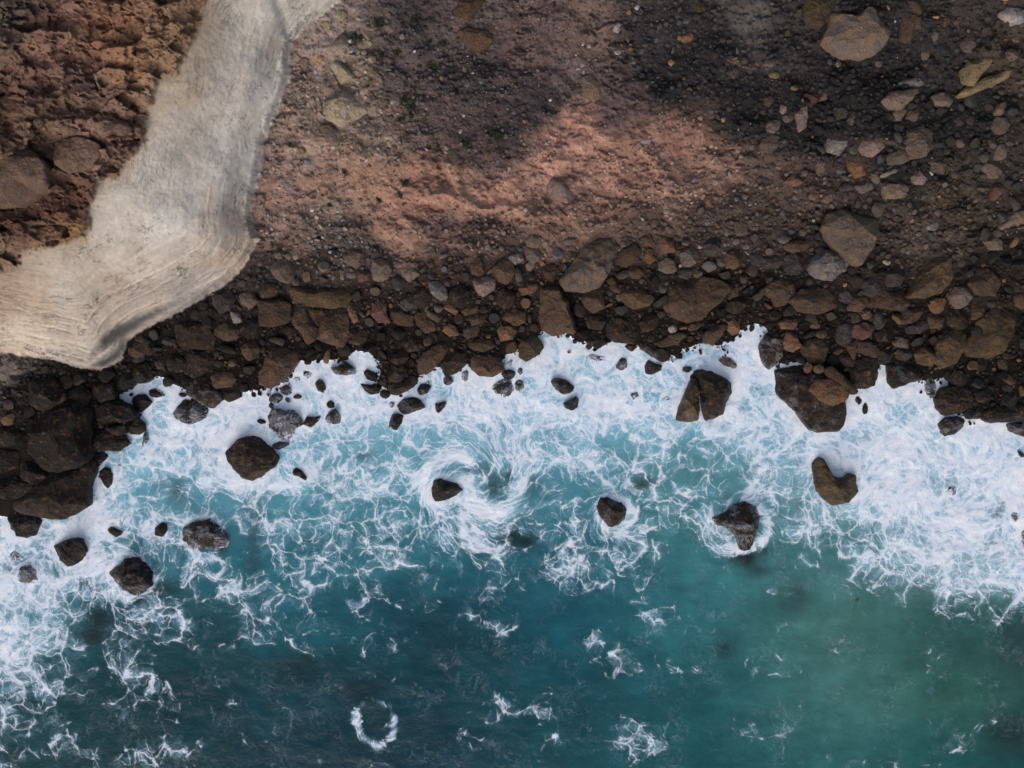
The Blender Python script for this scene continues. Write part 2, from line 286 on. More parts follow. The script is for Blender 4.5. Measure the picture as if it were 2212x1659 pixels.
# ---------------------------------------------------------------- traced rocks
# tile | colour | height factor | wash | outline (tile coordinates) or "e cx cy w h angle" | "#" landmark phrase
ROCKS = '''
C0|db|.6|.1|1735,650 1790,590 1850,540 1930,530 1990,545 2030,590 2090,630 2125,690 2110,750 2040,800 1990,840 1930,865 1850,850 1810,800 1770,740|big roundish dark rock alone in the left surf
C0|bk|.6|.1|1010,225 1060,200 1110,200 1165,260 1130,295 1080,335 1040,310 1005,260|black rock with pointed foot in the left cove
C0|bk|.5|.5|1135,170 1190,152 1240,175 1265,210 1210,225 1150,215|
C0|bk|.5|.1|e 1407 202 62 38 0|
C0|bk|.6|.6|1320,345 1350,300 1400,245 1530,250 1585,320 1570,380 1510,410 1445,430 1370,405 1330,375|foam streaked dark rock right of the left cove
C0|bk|.6|0|970,430 1000,395 1060,385 1110,430 1110,480 1060,510 1000,505 972,470|
C0|bk|.5|.6|1105,490 1125,485 1140,550 1115,580 1100,610 1085,600 1100,550|
C0|bk|.5|.15|695,690 730,645 790,645 825,680 770,735 725,775 698,735|
C0|bk|.5|0|755,800 800,762 840,775 858,820 852,890 820,928 785,880 758,840|teardrop shaped black rock near the left shore
C0|bk|.4|.3|820,1240 860,1222 905,1245 950,1270 890,1305 840,1270|
C0|bk|.6|.1|1185,1235 1240,1190 1275,1200 1282,1250 1250,1297 1195,1285|
C0|bk|.7|.1|388,1380 470,1340 560,1315 610,1325 645,1420 590,1500 495,1538 440,1480 410,1430|square black rock off the left shore
P|bk|.7|.3|230,1242 252,1225 268,1212 290,1212 300,1222 318,1240 316,1268 300,1282 280,1288 258,1275 245,1262|five sided black rock in the lower left surf
C0|bk|.4|.6|1405,1230 1480,1195 1600,1170 1690,1240 1745,1300 1740,1370 1650,1405 1560,1385 1480,1400 1400,1330|broad low foam streaked rock between surf and deep water
C0|db|.4|.85|55,1430 110,1408 160,1440 190,1470 110,1485 80,1460|
C0|bk|.5|.95|160,1530 220,1510 270,1560 290,1640 230,1670 150,1640 130,1580|washed rock with radiating foam by the left edge
C0|bk|.6|0|35,1160 120,1120 270,1140 290,1190 250,1290 185,1310 120,1290 60,1240|
C0|bk|.3|.8|e 930 735 45 60 20|
C1|bk|.5|0|e 118 408 75 40 5|
C1|db|.5|.7|155,370 190,315 290,310 360,320 410,380 435,430 380,470 340,540 270,560 210,500 170,450|broad brown rock with foam pouring over it
C1|bk|.5|.3|200,585 250,565 340,575 320,600 250,625 200,615|
C1|bk|.5|.4|440,430 465,370 530,375 575,365 560,400 500,455|
C1|bk|.6|.6|610,380 640,330 690,310 725,370 720,420 660,430 610,405|
C1|bk|.6|.1|622,265 650,245 680,265 680,300 645,305 622,290|
C1|bk|.6|.4|530,110 560,80 590,90 615,150 600,188 550,170|
C1|bk|.5|.1|e 400 218 66 36 0|
C1|bk|.6|.4|e 308 168 90 80 10|
C1|bk|.5|.5|e 228 232 110 80 -20|
C1|bk|.5|.2|e 195 285 40 50 0|
C1|bk|.6|.4|e 290 85 85 62 0|
C1|bk|.5|.2|e 345 55 32 45 0|
C1|bk|.5|.8|e 175 195 45 70 20|
C1|bk|.5|.5|e 325 245 55 35 30|
C1|bk|.4|.7|e 470 45 90 75 20|
C1|db|.4|.9|e 395 80 60 50 20|
B1|bk|.5|.6|640,1240 690,1260 760,1210 830,1260 835,1300 770,1310 700,1305|
C1|bk|.6|0|905,30 930,5 990,30 1015,70 985,100 930,80|
C1|bk|.6|0|880,120 960,125 1000,120 1040,150 1020,190 960,200 920,175|
C1|db|.7|0|1100,120 1150,90 1230,60 1290,40 1320,90 1290,140 1220,180 1160,205 1105,195|brown boulder ending the short rock spit
C1|bk|.6|0|e 1070 195 80 68 10|
C1|bk|.6|0|e 1055 95 90 80 0|
C1|bk|.5|0|e 1195 210 28 22 20|
C1|bk|.6|.25|1320,165 1345,120 1400,115 1430,140 1400,190 1340,205|
C1|bk|.6|.3|1165,285 1210,235 1290,220 1340,240 1380,300 1330,320 1230,355 1180,325|oval black rock below the rock spit
C1|bk|.5|.7|e 1125 275 62 65 0|
C1|bk|.6|.3|1105,420 1125,355 1170,345 1210,365 1200,420 1160,475 1105,460|
C1|bk|.6|.4|1460,270 1500,260 1550,250 1540,290 1480,350 1462,320|
C1|bk|.5|.5|e 1560 92 82 80 0|
C1|db|.5|.7|e 1692 52 78 110 10|
C1|db|.5|.8|1900,130 1940,80 1990,70 2060,90 2080,150 2040,200 2000,228 1940,200 1905,170|rounded rock with a rosette of foam threads
C1|bk|.5|.6|e 2108 130 80 95 0|
C1|bk|.6|.2|e 2030 45 110 80 0|
C1|bk|.6|.15|1435,930 1450,870 1500,855 1560,880 1620,890 1665,940 1600,990 1540,1015 1460,1030 1440,990|dark rock inside the big foam swirl
C1|bk|.5|.2|358,790 385,765 430,790 470,850 455,868 400,830 365,825|
C2|bk|.6|.35|460,100 480,75 520,72 580,90 640,140 620,180 560,200 510,170 475,130|upper of two black rocks in mid surf
C2|bk|.6|.3|555,265 600,245 655,215 672,240 665,300 620,325 570,300|lower of two black rocks in mid surf
C2|bk|.4|.7|1065,190 1090,165 1140,180 1150,215 1080,245|
C2|bk|.3|.9|e 1360 232 90 50 -10|
C2|ol|.9|.2|1555,75 1590,90 1612,200 1612,390 1560,415 1435,400 1460,300 1490,230 1520,150|narrow left half of the split rock
C2|db|.8|0|1580,35 1600,15 1650,8 1720,30 1790,60 1860,110 1862,190 1830,270 1810,340 1760,375 1670,395 1645,330 1635,220 1600,110|broad right half of the split rock
C2|bk|.5|.2|e 1552 65 42 46 0|
B2|bk|.5|.3|e 1515 1270 72 45 0|
B2|bk|.5|.5|960,1250 1000,1185 1040,1190 1045,1250 1000,1280|
B2|bk|.5|.2|1190,1240 1215,1200 1260,1225 1310,1240 1305,1275 1240,1305 1195,1300|
B2|br|.4|.5|1760,1200 1800,1175 1850,1190 1895,1240 1870,1262 1800,1235|
B2|bk|.3|.9|720,1190 780,1150 870,1170 880,1200 800,1210|
B2|bk|.4|.5|e 600 1135 28 24 0|
B2|bk|.4|.8|e 145 1215 45 80 10|
B2|bk|.4|.4|e 220 1285 38 50 0|
C2|db|.7|.3|820,1080 850,1010 900,998 950,1030 1010,1045 1045,1100 1030,1160 980,1215 910,1220 870,1180 835,1130|heart shaped brown rock ringed by foam
C2|db|.7|.5|1725,1170 1830,1120 1900,1060 1980,1040 2060,1090 2085,1160 2070,1260 2040,1350 1990,1400 1930,1400 1900,1300 1830,1240 1760,1220|speckled wedge shaped rock trailing into green water
C3|ol|.7|.05|610,760 640,710 690,692 700,720 690,790 740,830 790,845 850,860 880,815 930,830 955,960 900,1010 840,1050 760,1065 700,1020 640,950 620,860|hooked olive brown rock in the right surf
C3|db|.55|.25|335,30 370,0 420,-10 560,-20 860,60 855,200 855,400 830,480 650,498 560,440 480,330 400,250 340,200|huge dark shore rock jutting into the right surf
C3|or|.5|0|555,160 620,85 740,80 810,140 870,190 830,250 745,285 640,240|tan angular slab lying on the jutting shore rock
C3|br|.5|0|680,0 740,-20 830,60 945,170 930,200 850,190 780,110 700,60|
B3|db|.6|0|885,1280 940,1180 1000,1170 1070,1200 1100,1300 1075,1380 1020,1405 940,1410 890,1360|
B3|bk|.6|.2|1190,1240 1260,1220 1400,1240 1450,1300 1430,1350 1340,1370 1240,1410 1200,1370|
B3|bk|.5|.8|1450,1300 1500,1330 1545,1400 1545,1460 1500,1500 1460,1440|
B3|db|.6|0|1570,1500 1610,1420 1690,1400 1780,1420 1820,1500 1800,1560 1720,1600 1630,1620 1580,1560|brown rock above a foam gap by the right shore
C3|bk|.6|.3|1570,430 1620,380 1720,370 1780,400 1740,470 1690,510 1620,520 1580,480|
C3|bk|.6|.1|1760,320 1860,270 1925,350 1890,385 1790,390|
C3|bk|.6|.1|1925,330 1990,290 2130,260 2260,300 2260,400 2120,410 1990,420 1930,400|
C3|bk|.4|.2|e 990 310 45 92 5|
C3|bk|.4|.5|e 940 248 48 66 -20|
C3|bk|.3|.7|e 1655 940 100 60 50|
C3|bk|.4|.2|2160,630 2190,640 2240,680 2190,685|
C3|bk|.3|.7|2110,1080 2180,1110 2165,1200 2110,1190|
C3|bk|.5|.4|2090,430 2150,415 2260,410 2260,530 2180,515 2110,480|
C3|db|.4|.8|2190,1260 2230,1230 2300,1280 2290,1400 2210,1400|
C0|bk|.5|0|130,480 220,400 400,250 560,250 640,330 640,560 630,700 560,760 400,800 260,770 200,680 150,600|huge domed black rock on the left shore
C0|db|.5|0|60,1050 250,900 400,800 600,730 660,720 690,800 640,900 630,1060 540,1130 420,1170 280,1160 100,1120|long dark shelf rock at the left waterline
C0|bk|.5|0|640,450 720,430 900,470 970,580 890,640 740,630 650,660 625,560|
C0|bk|.5|0|700,300 780,240 900,250 1000,290 1045,370 960,410 850,440 740,420|
C0|bk|.5|0|-60,610 60,600 130,650 120,760 0,800 -60,790|
C0|bk|.6|0|110,700 200,690 300,780 340,830 260,900 150,850|
C0|bk|.6|0|-60,860 100,830 240,910 130,1000 0,1010 -60,990|
C0|bk|.6|0|-40,450 80,420 140,490 120,580 0,600 -50,560|
C0|bk|.6|0|160,130 260,70 380,80 440,160 420,260 300,330 220,300|
C0|bk|.6|0|690,100 760,80 850,110 870,230 760,260 690,200|
C0|bk|.5|0|500,150 620,120 690,200 640,300 540,230|
C0|bk|.5|.1|890,60 980,30 1050,80 1000,140 920,160|
C0|bk|.5|0|800,450 960,440 970,500 900,520 820,480|
B0|db|.5|0|1330,900 1400,860 1560,900 1640,1000 1620,1110 1500,1100 1400,1100 1350,1030|broad brown boulder below the white cliff foot
B0|db|.5|0|1410,1180 1480,1090 1580,1110 1640,1180 1600,1270 1480,1325 1420,1290|
B0|br|.6|0|1615,1330 1680,1280 1780,1300 1810,1350 1760,1400 1660,1410|
B0|db|.5|.35|1440,1400 1500,1330 1600,1370 1660,1420 1700,1490 1620,1560 1530,1520 1450,1470|
B0|db|.5|.1|1700,1440 1760,1400 1830,1420 1850,1480 1760,1520 1710,1490|
B1|br|.6|0|95,1280 130,1180 190,1110 280,1090 370,1130 375,1200 310,1300 180,1400 95,1370|large brown boulder leaning over the left surf
B0|dg|.5|0|1625,700 1750,640 1800,720 1760,800 1690,830 1640,770|
B0|lg|.5|0|1760,810 1840,830 1860,900 1800,910|
B0|tn|.5|0|1840,690 1930,670 1980,740 1930,790 1850,770|
B0|br|.5|0|e 1075 1040 82 58 0|
B0|dg|.5|0|e 1060 1190 100 50 -10|
B0|br|.5|0|e 1230 1230 70 80 0|
B0|db|.5|0|e 1150 1120 90 80 30|
B0|dg|.5|0|e 1300 1055 120 60 10|
B0|bk|.5|0|e 940 1370 110 105 0|
B1|br|.5|0|85,730 200,720 320,760 330,860 290,900 200,930 110,920|
B1|ol|.4|0|260,640 330,620 520,640 700,630 770,650 790,700 760,770 640,790 480,770 340,740|wide flat olive brown slab under the gravel
B1|br|.5|0|345,850 400,780 450,780 500,880 535,950 510,1040 460,1060 420,980 360,920|
B1|br|.5|0|550,960 600,850 690,810 780,870 780,1000 730,1085 640,1060 530,1020|large squarish brown boulder under the olive slab
B1|ol|.5|0|460,790 560,790 600,830 550,930 500,870|
B1|or|.5|0|780,740 840,780 860,880 830,910 790,840|
B1|db|.6|0|780,980 830,950 930,970 930,1040 870,1080 790,1060|
B1|db|.5|0|240,950 330,920 390,960 380,1010 300,1000|
B1|rd|.6|0|975,760 1030,735 1085,760 1080,840 1110,900 1020,900 970,850|dull red boulder in the middle of the rubble
B1|br|.5|0|1110,800 1200,790 1290,850 1280,930 1170,920 1120,870|
B1|br|.5|0|1300,840 1380,820 1450,900 1460,960 1380,980 1320,920|
B1|gy|.5|0|1340,770 1420,800 1510,880 1470,900 1390,860|
B1|lg|.6|0|1410,600 1480,590 1545,640 1550,710 1500,730 1430,680|
B1|pk|.6|0|1750,580 1820,540 1920,570 1915,640 1830,700 1780,660|cracked pinkish grey boulder in the rubble
B1|lg|.6|0|2010,400 2060,360 2120,370 2140,420 2080,455 2020,440|
B1|pk|.6|0|1195,500 1260,455 1320,480 1340,530 1260,590 1210,550|larger of two touching pink blocks
B1|pk|.6|0|1140,450 1180,425 1230,440 1220,480 1150,495|smaller of two touching pink blocks
B1|rd|.6|0|855,510 900,500 970,520 950,570 870,590|
B1|lg|.6|0|e 810 540 78 55 0|
B2|or|.5|0|205,640 300,605 360,610 330,670 240,695|
B1|or|.5|0|1520,790 1580,760 1640,820 1620,850|
B1|ol|.5|0|1660,820 1720,760 1790,780 1780,830 1690,850|
B1|br|.5|0|1720,870 1780,830 1850,860 1840,900 1750,930|
B1|or|.6|0|1520,930 1570,905 1620,950 1640,1000 1570,1010 1530,980|
B1|br|.6|0|1325,1190 1390,1120 1500,1040 1550,1040 1555,1120 1480,1220 1400,1290 1340,1290|long brown boulder slanting beside the rock spit
B1|db|.6|.1|1500,1220 1560,1130 1630,1090 1690,1140 1700,1220 1620,1290 1540,1310|
B1|br|.6|0|1745,1190 1800,1150 1880,1150 1960,1200 1985,1270 1900,1320 1800,1310 1745,1260|
B1|br|.5|0|1710,1060 1780,1030 1880,1030 1920,1090 1830,1130 1740,1110|
B1|or|.6|0|1940,960 1990,920 2060,920 2090,970 2060,1030 1970,1045|
B1|br|.5|0|1970,820 2060,780 2160,830 2150,900 2080,930 1990,880|
B2|ol|.6|.05|215,1060 290,985 340,1000 400,1090 360,1150 270,1200 220,1170|
B1|db|.5|0|1200,1060 1280,1000 1360,1030 1340,1120 1250,1130|
B1|br|.5|0|1650,960 1720,920 1800,950 1780,1010 1700,1030|
B2|tn|.8|0|550,560 640,440 770,250 830,230 920,240 990,320 930,400 920,480 850,600 740,640 600,630|huge tilted brown block at mid shore
B2|br|.7|0|380,640 440,600 530,600 580,740 640,900 630,970 560,970 480,990 400,940 370,800|tall brown boulder standing at the foam edge
B2|br|.6|0|690,710 740,640 820,640 870,720 860,790 790,825 730,780|
B2|ol|.6|0|1010,690 1060,640 1180,650 1250,720 1220,770 1110,795 1040,760|olive brown boulder among dark shore cobbles
B2|br|.5|0|1370,690 1390,600 1560,570 1760,590 1830,640 1770,740 1690,800 1640,860 1540,890 1420,850 1340,780|huge broad boulder with an ochre lower rim
B2|db|.5|0|735,900 770,850 850,840 880,900 850,960 760,950|
B2|db|.5|0|900,920 1000,870 1100,900 1140,990 1080,1060 960,1050 900,1000|
B2|ol|.6|0|1280,1060 1370,1000 1460,975 1500,1000 1440,1070 1320,1095|
B2|br|.6|0|1640,1000 1700,930 1810,910 1790,1000 1720,1070 1650,1060|
B2|or|.6|0|1820,900 1870,865 1915,900 1910,980 1870,1000 1825,960|small orange boulder above the right foam tongue
B3|db|.6|.4|185,1090 240,1000 300,980 350,1020 380,1110 350,1190 260,1260 210,1200|foam fringed dark boulder beside the right foam tongue
B2|bk|.5|.1|740,1060 800,1010 880,1020 900,1060 820,1110|
B2|bk|.5|.1|1030,1090 1090,1055 1140,1080 1080,1140|
B2|bk|.5|.3|1150,1060 1250,1060 1370,1130 1370,1190 1320,1210 1240,1160 1160,1110|
B2|ol|.5|0|1520,930 1600,890 1630,920 1590,960 1530,970|
B2|br|.5|0|1820,640 1900,620 1910,700 1840,730|
B2|gy|.5|0|1860,110 1910,90 1990,150 1980,220 1900,230|
B2|or|.5|0|1300,260 1330,210 1400,270 1420,350 1310,370|
B2|br|.5|0|1160,250 1220,200 1280,260 1290,340 1180,300|
B2|or|.5|0|1180,400 1200,340 1250,350 1270,420 1220,455|
B2|br|.4|0|960,440 1010,330 1100,280 1160,330 1140,420 1030,470|
B2|or|.4|0|350,390 400,420 415,465 380,470|
B2|dg|.5|0|1450,500 1520,470 1560,520 1520,570 1450,550|
B2|gy|.5|0|e 1595 530 76 70 0|
B2|gy|.5|0|550,280 620,240 660,260 600,310|
B2|br|.5|0|575,380 630,345 665,380 610,415|
B2|wh|.6|0|e 1400 955 66 74 10|chalky white block among dark shore cobbles
B2|br|.5|0|900,620 960,600 1010,660 980,680 920,650|
A2|pk|.7|0|460,1330 530,1320 580,1380 640,1470 635,1520 580,1545 470,1510 430,1440 410,1370|pale pink block on the orange slope
B3|tn|.5|0|700,170 740,70 830,35 940,60 1090,100 1080,210 1030,330 960,440 900,400 800,310 750,250|huge tan and grey boulder on the right slope
B3|lg|.7|0|590,450 640,370 720,345 820,360 900,430 860,510 750,565 650,550 600,510|round speckled grey boulder on the right slope
B3|dg|.6|0|375,390 440,370 530,380 540,460 500,520 430,530 380,490|
B3|dg|.5|0|95,370 180,350 200,420 180,470 120,450|
B3|dg|.5|0|200,410 330,370 370,430 320,480 210,480|
B3|br|.5|0|370,300 450,270 590,280 600,310 510,350 440,365 380,330|
B3|br|.6|0|230,640 290,580 380,560 460,600 470,680 380,760 320,770 290,710 240,680|
B3|br|.5|0|440,730 520,650 700,640 790,690 770,780 640,830 500,810|wide dark brown boulder in the right shore rubble
B3|ol|.6|0|1370,690 1440,530 1500,400 1560,370 1640,420 1665,560 1600,660 1480,695|large olive boulder tapering uphill on the right
B3|br|.5|0|1800,600 1880,500 1980,500 2050,600 2000,690 1870,680|
B3|br|.5|0|1030,770 1100,660 1290,650 1345,760 1290,810 1150,790|
B3|br|.5|0|860,790 900,720 1000,710 1010,760 960,820 880,810|
B3|br|.6|0|1270,870 1290,800 1400,780 1460,820 1400,890 1300,920|
B3|rd|.6|0|890,1010 910,930 980,910 1060,940 1040,1010 980,1035|
B3|ol|.6|0|510,1090 560,1040 680,1030 700,1120 670,1220 580,1200 520,1140|
B3|or|.6|0|360,1060 400,970 470,1010 500,1090 440,1130 380,1110|
B3|or|.5|0|330,900 390,870 480,900 440,960 350,950|
B3|br|.6|0|940,1060 1010,1040 1090,1070 1080,1180 1010,1160 940,1130|
B3|gy|.6|0|1210,1060 1270,1000 1330,1070 1330,1105 1230,1090|grey triangular boulder near the right shore
B3|ol|.7|0|1390,1150 1440,1090 1510,1090 1560,1180 1520,1240 1420,1220|
B3|ol|.6|0|1560,1080 1580,1010 1680,960 1770,1000 1775,1100 1720,1210 1620,1245 1560,1200|large oval olive boulder near the right shore
B3|ol|.5|0|1800,1090 1870,980 1880,900 1990,800 2100,780 2190,850 2170,980 2100,1100 1990,1160 1860,1150|huge olive boulder by the right edge
B3|br|.5|0|2120,700 2212,660 2260,760 2212,800 2150,770|
B3|br|.5|0|1480,870 1550,840 1610,870 1590,940 1510,950|
B3|dg|.5|0|1310,940 1470,890 1490,940 1420,990 1330,990|
B3|br|.5|0|1825,770 1890,750 1930,800 1900,880 1825,880|
B3|tn|.6|0|2030,190 2100,60 2212,0 2260,60 2212,180 2100,180|
B3|lg|.5|0|1440,180 1520,110 1560,150 1540,195|
B3|yl|.6|0|1700,180 1740,155 1795,175 1760,205|
B3|cr|.6|0|e 1160 443 65 40 20|
B3|yl|.6|0|e 1370 492 32 38 30|
B3|yl|.6|0|e 1365 560 42 28 0|
B3|yl|.6|0|e 1268 475 28 40 -30|
B3|tn|.5|0|1910,280 1990,240 2050,270 2050,340 1960,340|
B3|yl|.5|0|1690,320 1750,350 1740,390 1700,360|
B3|or|.5|0|e 1000 850 90 66 10|
B3|br|.5|0|860,840 930,830 950,900 890,910|
B3|or|.5|0|e 605 925 85 60 0|
B3|br|.5|0|e 650 1000 90 56 0|
B3|dg|.5|0|e 840 700 100 108 0|
B3|bk|.5|0|e 1140 1165 130 130 0|
B3|dg|.5|0|e 1290 1150 140 100 0|
B3|br|.5|0|740,1140 790,1100 830,1120 780,1160|
B3|br|.5|0|780,1170 850,1160 920,1200 910,1250 830,1240|
B3|br|.5|0|820,1080 930,1040 930,1120 910,1200 870,1130|
B3|gy|.5|0|e 70 310 70 70 0|
B3|dg|.5|0|e 1095 880 90 150 -15|
B3|bk|.5|0|e 1720 1340 150 110 0|
B3|db|.5|0|e 2105 1160 110 60 -10|
B3|ol|.5|0|e 2062 1232 80 112 -35|
B3|ol|.5|0|2030,1320 2100,1310 2160,1370 2110,1390|
B3|or|.5|0|e 635 1265 82 68 0|
B3|or|.5|0|e 550 1260 56 80 20|
B3|bk|.5|0|e 1890 1230 100 110 0|
B3|bk|.5|0|e 1900 1470 120 110 0|
B3|bk|.5|0|e 2110 1500 140 120 20|
A3|tn|.5|0|715,260 760,160 780,75 860,65 950,110 1010,65 1110,130 1190,220 1150,310 1090,370 980,395 850,370 760,310|huge flat brown boulder at the top right
A3|ol|.5|0|520,30 560,-20 740,-20 720,120 660,180 600,170 540,100|
A3|br|.5|0|1290,110 1380,70 1440,120 1430,210 1390,200 1350,300 1290,280|
A3|br|.5|0|1310,0 1390,-30 1445,60 1420,100 1350,60|
A3|br|.5|0|1570,140 1610,110 1650,160 1610,205|
A3|yl|.5|0|1780,600 1760,520 1840,430 1930,410 1980,460 1900,560 1850,640|
A3|yl|.6|0|1740,720 1780,670 1900,590 2100,530 2230,490 2230,560 2100,600 1950,660 1850,700|long ochre rock ledge at the right edge
A3|wh|.5|0|2040,90 2100,50 2230,70 2240,150 2140,170|pale dusty boulder in the top right corner
A3|lg|.5|0|1240,640 1320,600 1440,590 1445,640 1390,665 1290,655|
A3|tn|.6|0|1145,760 1200,700 1310,680 1395,690 1340,770 1290,820 1200,810|brown boulder under a thin grey slab
A3|tn|.7|0|1510,740 1560,700 1640,700 1680,770 1650,810 1590,815 1530,790|rounded tan boulder in the dark scree
A3|tn|.6|0|1210,870 1250,815 1310,850 1270,920 1230,920|
A3|gy|.6|0|1315,900 1330,850 1400,835 1430,860 1380,930|
A3|gy|.6|0|1300,1060 1340,990 1440,980 1525,1000 1520,1110 1470,1180 1390,1190 1330,1130|large grey brown boulder in the dark scree
A3|pk|.6|0|965,1130 980,1070 1080,1035 1150,1080 1150,1120 1070,1190 1000,1175|six sided pinkish boulder in the dark scree
A3|lg|.6|0|670,1100 720,1050 830,1045 895,1090 840,1140 800,1180 700,1150|kite shaped grey boulder in the dark scree
A3|gy|.5|0|1170,1200 1260,1120 1340,1150 1370,1210 1290,1250 1190,1260|
A3|pk|.6|0|455,860 510,800 545,820 545,960 490,1000 460,940|half moon shaped pinkish boulder
A3|rd|.6|0|530,730 590,690 650,720 630,780 570,820 535,770|
A3|gy|.5|0|640,770 670,690 710,700 700,760|
A3|dg|.6|0|745,830 790,770 865,850 850,890 780,910|
A3|or|.6|0|865,1240 930,1215 990,1280 1000,1340 930,1360 880,1300|boulder with an orange face in the right scree
A3|tn|.6|0|920,1430 990,1400 1060,1400 1055,1450 980,1485|
A3|gy|.6|0|1040,1340 1075,1310 1110,1360 1100,1410 1050,1390|
A3|lg|.5|0|1115,1340 1230,1290 1260,1300 1230,1330 1120,1370|
A3|tn|.6|0|1140,1440 1160,1400 1290,1410 1340,1440 1300,1510 1170,1520|
A3|pk|.5|0|1350,1350 1400,1300 1440,1330 1510,1385 1430,1420 1370,1400|
A3|gy|.6|0|610,1240 650,1215 690,1260 680,1310 630,1330|
A3|gy|.6|0|220,960 250,920 335,930 330,1000 280,1025 230,1020|
A3|gy|.5|0|180,1110 230,1040 320,1050 330,1120 270,1170 200,1160|
A3|gy|.5|0|e 115 1220 140 66 0|
A3|gy|.5|0|e 270 1200 110 76 -20|
A3|or|.5|0|370,1400 430,1340 520,1400 450,1430|
A3|tn|.6|0|e 595 1507 80 64 0|
A3|gy|.6|0|660,1540 690,1460 750,1450 770,1510 710,1560|
A3|dg|.5|0|e 865 1440 150 76 -10|
A3|gy|.6|0|e 2040 1170 98 110 0|
A3|gy|.6|0|e 1965 1112 78 90 0|
A3|tn|.6|0|e 2042 836 80 110 30|
A3|gy|.6|0|e 1727 1100 88 70 30|
A3|gy|.5|0|e 2128 415 96 84 0|
A3|gy|.5|0|e 1800 330 110 120 0|
A3|pk|.5|0|e 2155 306 68 46 10|
A3|gy|.5|0|e 2050 950 120 140 0|
A3|tn|.6|0|e 1460 410 70 90 0|
A3|gy|.6|0|e 1455 495 78 70 0|
A3|gy|.5|0|e 1980 1300 150 120 20|
A3|gy|.5|0|1440,1220 1600,1210 1645,1250 1600,1330 1500,1310|
A3|yl|.5|0|e 292 568 100 60 15|
A3|gy|.5|0|e 1100 480 60 60 0|
A3|lg|.5|0|e 785 486 42 52 -20|
A3|gy|.6|0|850,930 890,865 935,880 890,970|
A3|gy|.5|0|e 400 905 90 72 -20|
A3|pk|.5|0|e 358 840 60 78 0|
A3|br|.5|0|e 240 770 86 84 0|
A3|dg|.5|0|e 1810 925 60 74 0|
A3|dg|.5|0|e 1700 940 120 60 10|
A3|tn|.5|0|e 1530 270 56 90 -10|
A2|wh|.6|0|935,180 985,165 1003,200 980,242 940,225|white angular stone high on the dark scree
A2|wh|.6|0|e 1045 305 38 50 0|
A2|wh|.5|0|e 975 398 52 38 0|
A2|tn|.5|0|700,590 780,560 855,620 830,740 790,765 720,700|brown block half buried above the orange slope
A2|dg|.5|0|1810,550 1850,500 1925,530 1880,595|
A2|ol|.5|0|1550,20 1610,0 1670,60 1590,90|
A2|or|.5|0|e 1510 285 110 62 -15|
A2|wh|.6|0|e 700 496 38 36 0|
A2|wh|.6|0|e 672 527 42 22 -10|
A2|wh|.6|0|e 712 552 26 34 0|
A2|wh|.6|0|e 705 335 28 30 0|
A2|wh|.6|0|e 756 350 34 32 0|
A2|lg|.6|0|e 1098 478 38 30 0|
A2|wh|.5|0|1130,1100 1190,1060 1240,1060 1225,1100 1150,1120|
A2|or|.6|0|1640,1540 1660,1490 1700,1500 1710,1560 1690,1595|
A1|cr|.7|0|610,425 660,425 740,460 800,530 825,570 790,600 720,620 690,560 640,490|long cream block near the white cliff
A1|cr|.7|0|597,765 660,730 760,680 800,700 895,780 905,830 840,880 720,940 620,880|big cream block with an ochre edge
A1|tn|.4|0|570,960 680,970 750,1020 700,1110 600,1110|
A1|yl|.4|0|360,1120 440,1120 460,1170 400,1190|
A1|br|.5|0|1590,90 1640,-10 1850,-20 1780,60 1720,130|
A1|br|.5|0|1600,230 1700,200 1890,210 1890,310 1800,370 1700,310|half buried brown slab at the top
A1|pk|.4|0|1055,190 1150,190 1140,235 1100,250|
A1|yl|.6|0|e 1005 558 70 48 20|
A1|yl|.5|0|e 980 625 80 38 -10|
A1|yl|.5|0|e 1070 780 90 46 10|
A1|cr|.6|0|e 1045 847 50 50 0|
A1|cr|.6|0|e 965 452 52 48 0|
A1|cr|.6|0|e 895 482 74 36 -15|
A1|yl|.6|0|e 1145 1128 34 62 -20|
A1|cr|.6|0|e 1106 1102 46 62 0|
A1|tn|.6|0|e 1385 1050 66 34 -15|
A1|yl|.6|0|e 1445 1125 44 48 0|
A1|pk|.6|0|e 1240 1150 62 50 0|
A1|yl|.6|0|e 1645 1282 50 54 0|small yellow stone at the top of the orange soil
A1|wh|.6|0|e 1657 1006 34 50 20|
A1|lg|.6|0|e 1688 522 42 70 0|
A1|lg|.6|0|e 1710 642 42 50 0|
A1|gy|.6|0|e 1850 782 34 92 0|
A1|wh|.6|0|e 1680 885 28 30 0|
A1|pk|.5|0|e 440 462 78 100 0|
A1|lg|.5|0|e 432 700 42 48 0|
A1|lg|.5|0|e 440 770 62 60 0|
A1|lg|.5|0|e 362 728 70 78 -20|
A1|lg|.5|0|e 530 705 46 68 0|
A1|tn|.5|0|e 745 300 110 76 0|
A1|cr|.5|0|e 615 165 80 70 0|
A1|cr|.5|0|e 730 100 86 90 0|
A1|cr|.5|0|e 580 208 52 38 0|
A1|gy|.5|0|e 1600 1200 90 150 10|
A0|so|.5|0|-60,990 60,1050 200,1160 300,1250 310,1400 230,1450 100,1530 -60,1560|broad brown outcrop at the left edge
A0|so|.5|0|430,1100 620,1060 745,1120 740,1180 680,1260 600,1290 510,1310 430,1260 410,1180|flat brown outcrop above the white cliff band
A0|so|.6|0|400,930 500,930 580,990 540,1015 430,980|
A0|so|.6|0|e 180 1010 120 90 20|
A0|so|.6|0|e 290 940 70 80 0|
A0|so|.5|0|760,960 850,900 950,930 1000,980 940,1030 800,1030|
'''
